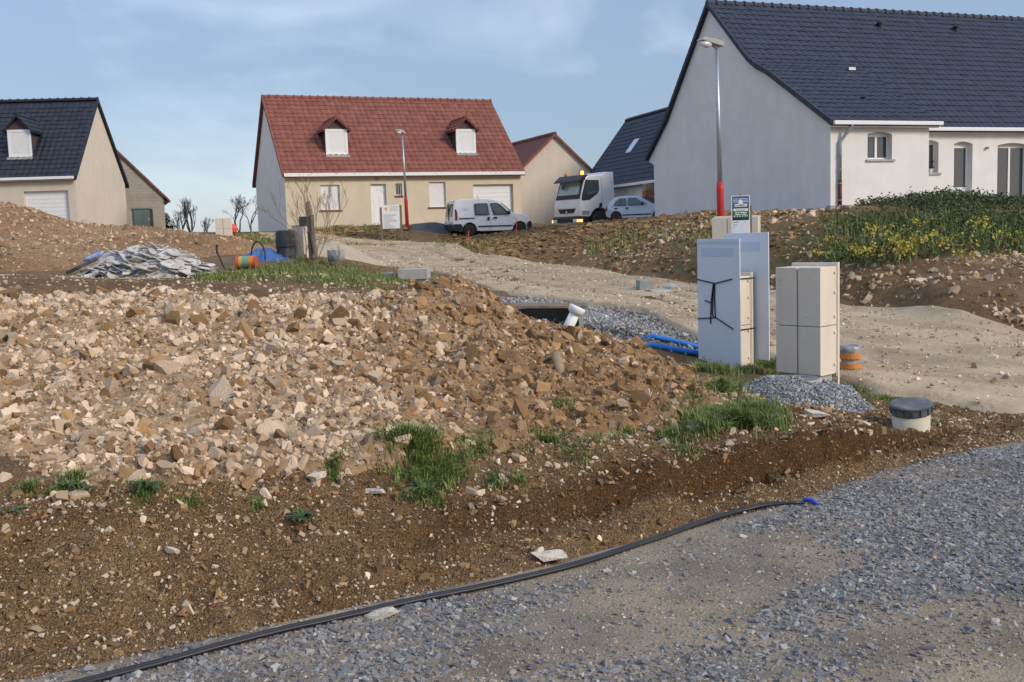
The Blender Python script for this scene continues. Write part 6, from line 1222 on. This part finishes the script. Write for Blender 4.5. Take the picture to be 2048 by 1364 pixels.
# ------------------------------------------------------------------ grass, weeds, flowers
def blades(name, P, h, m, wd=.006, lean=.5, tint=None, seglean=None):
    n = len(P); a = RNG.uniform(0, 6.28, n); ln = RNG.uniform(.1, 1, n)*lean; dx = np.stack([np.cos(a), np.sin(a), 0*a], -1); sx = np.stack([-np.sin(a), np.cos(a), 0*a], -1); w_ = (wd*RNG.uniform(.6, 1.4, n))[:, None]; h = np.asarray(h)[:, None]; ln = ln[:, None]; up = np.array([[0, 0, 1.]])
    m1 = P+up*h*.55+dx*h*ln*.3; m2 = P+up*h*(1-.25*ln)+dx*h*ln
    V = np.stack([P-sx*w_, P+sx*w_, m1-sx*w_*.8, m1+sx*w_*.8, m2], 1).reshape(-1, 3); b0 = (np.arange(n)*5)[:, None]
    F = np.concatenate([b0+np.array([[0, 1, 3]]), b0+np.array([[0, 3, 2]]), b0+np.array([[2, 3, 4]])]); t = RNG.beta(1.4, 2.2, n) if tint is None else tint
    o = link(name, np_mesh(name, V, F, np.repeat(t, 5), np.repeat(RNG.random(n), 5)), m); o['kind'] = 'stuff'; return o
def topz(x, y): return np.maximum(grid_lookup(x, y), np.where((x > -6.2) & (x < 2.3) & (y > 4.8) & (y < 10.9), heap_z(x, y), -9))
def patch(px, py, rx, ry, n, hf=None):     # n points on the ground inside a patch around a pixel
    c = HG(px, py); a = RNG.uniform(0, 6.28, n); r = np.abs(RNG.normal(0, .55, n)); sx = rx*c.y/FPX; sy = min(ry*c.y/FPX*c.y/CZ*.9, ry*c.y/FPX*5)
    x = c.x+sx*r*np.cos(a); y = c.y+sy*r*np.sin(a); kp = fbm(x*7, y*7, 120, 3)+fbm(x*2.5, y*2.5, 121, 2) > RNG.uniform(-.35, .12, n); x, y = x[kp], y[kp]; return np.stack([x, y, topz(x, y)-.004], -1)
near_ = [(830,915,75,28,900,.11),(890,945,45,28,420,.09),(960,900,60,22,300,.06),(1100,885,70,20,460,.07),(1200,880,70,22,520,.08),(1255,868,40,16,260,.07),(1150,905,50,16,240,.05),(1040,965,24,12,110,.06),(990,970,22,10,70,.06),(850,990,55,16,240,.07),(830,960,40,14,160,.07),(1470,850,95,26,2300,.13),(1520,830,55,18,1200,.12),(1405,862,40,16,420,.09),(1340,880,50,14,220,.06),
         (1440,775,60,25,900,.09),(1500,745,75,16,1300,.11),(1570,735,60,12,900,.12),(1430,745,40,10,600,.12),(1640,742,40,8,200,.1),(1730,770,40,18,900,.08),(1770,795,35,12,380,.05),(1700,760,25,10,300,.12),(1380,810,40,20,260,.07),
         (670,950,18,10,90,.07),(130,985,35,14,150,.06),(290,985,30,18,180,.07),(150,960,25,10,90,.07),(60,985,20,10,60,.06),(380,1010,30,8,60,.04),(520,1015,30,10,60,.04),(1370,905,60,10,160,.04),(1130,830,40,12,90,.06),(1880,850,40,8,90,.03)]
P = []; H = []
for (a, c, rx, ry, n, hh) in near_: q = patch(a, c, rx, ry, int(n*3.2)); P.append(q); H.append(RNG.uniform(.35, 1.15, len(q))*hh)
blades('grass', np.concatenate(P), np.concatenate(H), M['grass'], .0035, 1.5)
P = np.concatenate([region(15000, (400, 850), (14, 20.5)), region(3500, (560, 800), (19, 23)), region(3000, (760, 900), (19, 26))]); dn = fbm(P[:, 0]*1.1, P[:, 1]*1.1, 101, 4); P = P[RNG.random(len(P)) < np.clip(.38+3.2*dn, .03, 1)]
blades('rough_grass', P, RNG.uniform(.02, .11, len(P)), M['grass'], .007, .9, tint=RNG.beta(1.6, 1.8, len(P)))
P = np.concatenate([region(9000, (480, 800), (42, 52)), region(2500, (880, 1010), (38, 46)), region(3500, (1180, 1480), (18, 34))]); P = P[road_side(P) | (P[:, 1] > 40)]; dn = fbm(P[:, 0]*.6, P[:, 1]*.6, 103, 4); P = P[RNG.random(len(P)) < np.clip(.3+2.8*dn, .03, 1)]
blades('verge_grass', P, RNG.uniform(.06, .2, len(P)), M['grass'], .016, .9, tint=RNG.beta(2, 1.6, len(P)))
# weedy flowering patch before the large house
def leafmass(n, cx, d0, d1, px0, px1, hmax, seed):
    P = region(n, (px0, px1), (d0, d1)); return P
c_list = []
P = np.concatenate([region(40000, (1660, 2110), (17.5, 31)), region(2500, (1600, 1720), (18.0, 23))])
q = proj(P); lim = np.interp(q[0], [1600, 1660, 1720, 1830, 2100], [500, 480, 428, 405, 400]); P = P[(q[1] > lim+RNG.normal(0, 8, len(P))) & (q[1] < np.interp(q[0], [1600, 1750, 2100], [525, 535, 545]))]
kp = RNG.random(len(P)) < np.clip(.72+2.2*fbm(P[:, 0]*.8, P[:, 1]*.8, 112, 4), .12, 1); P = P[kp]; hb = np.clip(.06+.8*fbm(P[:, 0]*.7, P[:, 1]*.7, 111, 3)+.22*smooth(25, 30, P[:, 1])*RNG.random(len(P)), .015, .34); zf = RNG.random(len(P))**.7; P = P+np.stack([0*hb, 0*hb, hb*zf], -1); n = len(P)
R_ = rand_rot(n*2); base = np.array([[-.5, 0, 0], [0, -.28, .05], [.5, 0, 0], [0, .28, .05]]); Pq = np.repeat(P, 2, axis=0)+RNG.normal(0, .06, (n*2, 3)); sc = RNG.uniform(.03, .085, n*2)*(1+.5*smooth(23, 30, np.repeat(P[:, 1], 2)))
V = (np.einsum('nij,vj->nvi', R_, base)*sc[:, None, None]+Pq[:, None, :]).reshape(-1, 3); F = (np.arange(n*2)*4)[:, None]+np.array([[0, 1, 2, 3]])
o = link('weed_patch', np_mesh('weed_patch', V, F, np.repeat(RNG.random(n*2), 4), np.repeat(RNG.random(n*2), 4)), M['leaf']); o['kind'] = 'stuff'
P = region(3500, (1640, 2100), (17.5, 26)); q = proj(P); P = P[(q[1] > 440) & (q[1] < 540)]; blades('weed_patch_grass', P, RNG.uniform(.12, .4, len(P)), M['grass'], .012, .8)
fl = []
for (a, c, rx, ry, n) in [(1745,455,25,12,70),(1800,475,35,25,150),(1810,495,30,18,110),(1730,500,35,10,110),(1855,470,40,20,70),(1840,440,25,10,50),(1965,445,28,14,90),(1905,480,50,20,60),(1660,480,20,8,40),(1640,503,25,6,35),(1950,505,60,12,40),(2010,470,40,20,40)]:
    for _ in range(int(n*.45)):
        u, v = np.clip(random.gauss(0, .5), -1, 1), np.clip(random.gauss(0, .5), -1, 1); g = G(a+u*rx, c+v*ry+32, grid_lookup); r = ray(a+u*rx, c+v*ry); dd = g.y; fl.append((r[0]/r[1]*dd, dd, CZ+r[2]/r[1]*dd))
fl = np.array(fl); n = len(fl); V = (np.einsum('nij,vj->nvi', rand_rot(n*3), np.array([[-.5, -.5, 0], [.5, -.5, 0], [.5, .5, .2], [-.5, .5, .2]]))*RNG.uniform(.018, .042, n*3)[:, None, None]+(np.repeat(fl, 3, axis=0)+RNG.normal(0, .03, (n*3, 3)))[:, None, :]).reshape(-1, 3)
o = link('yellow_flowers', np_mesh('yellow_flowers', V, (np.arange(n*3)*4)[:, None]+np.array([[0, 1, 2, 3]])), M['yellow']); o['kind'] = 'stuff'
# single weeds and the dandelion
def weed(px, py, size, label, nl=22, up=.35):
    g = HG(px, py); o = thing('weed', label, 'weed', g, random.uniform(0, 6)); 
    for k in range(nl):
        a = k*2.4+random.uniform(-.2, .2); ln = size*random.uniform(.6, 1.1); e = up*random.uniform(.2, 1.4); d = Vector((math.cos(a), math.sin(a), 0)); s_ = Vector((-math.sin(a), math.cos(a), 0)); wv = ln*.11
        c1 = d*ln*.45+Vector((0, 0, ln*e*.75)); c2 = d*ln*.85+Vector((0, 0, ln*e*.8)); c3 = d*ln*1.05+Vector((0, 0, ln*e*.55)); b = MB(); z0 = Vector((0, 0, .0)); b.add([z0, c1-s_*wv, c1+s_*wv, c2-s_*wv*.8, c2+s_*wv*.8, c3], [(0, 1, 2), (1, 3, 4, 2), (3, 5, 4)]); b.build('leaf', M['weed'], o)
M['weed'] = mat('weed_leaf', (.05, .085, .03), .65, objrand=.35)
weed(605, 1036, .10, 'leafy green rosette alone on the upper soil bank', 30); weed(292, 985, .11, 'dark weed at the foot of the rubble left of centre', 18, .6); weed(160, 985, .10, 'dark weed below the pale stones at the far left', 16, .6); weed(32, 1022, .08, 'low weed on the bank at the left edge of the picture', 12, .3); weed(1555, 960, .08, 'small weed in the notch of the cut bank below the gravel mound', 8, .5); weed(845, 985, .12, 'drooping weed tuft hanging over the bank below the bright grass', 20, .5)
g = HG(1527, 826); o = thing('dandelion', 'single yellow dandelion flower in the grass by the gravel mound', 'flower', g); MB().tube([(0, 0, 0), (.005, 0, .09)], .003, 5).build('stem', M['grass'], o); b = MB()
for k in range(26): a = k*2.4; r_ = .018*math.sqrt(k/26)+.004; b.prism([(math.cos(a)*.002, math.sin(a)*.002, .09), (math.cos(a-.25)*r_, math.sin(a-.25)*r_, .094), (math.cos(a)*r_*1.25, math.sin(a)*r_*1.25, .1), (math.cos(a+.25)*r_, math.sin(a+.25)*r_, .094)], (0, 0, .002))
b.build('bloom', M['yellow'], o)
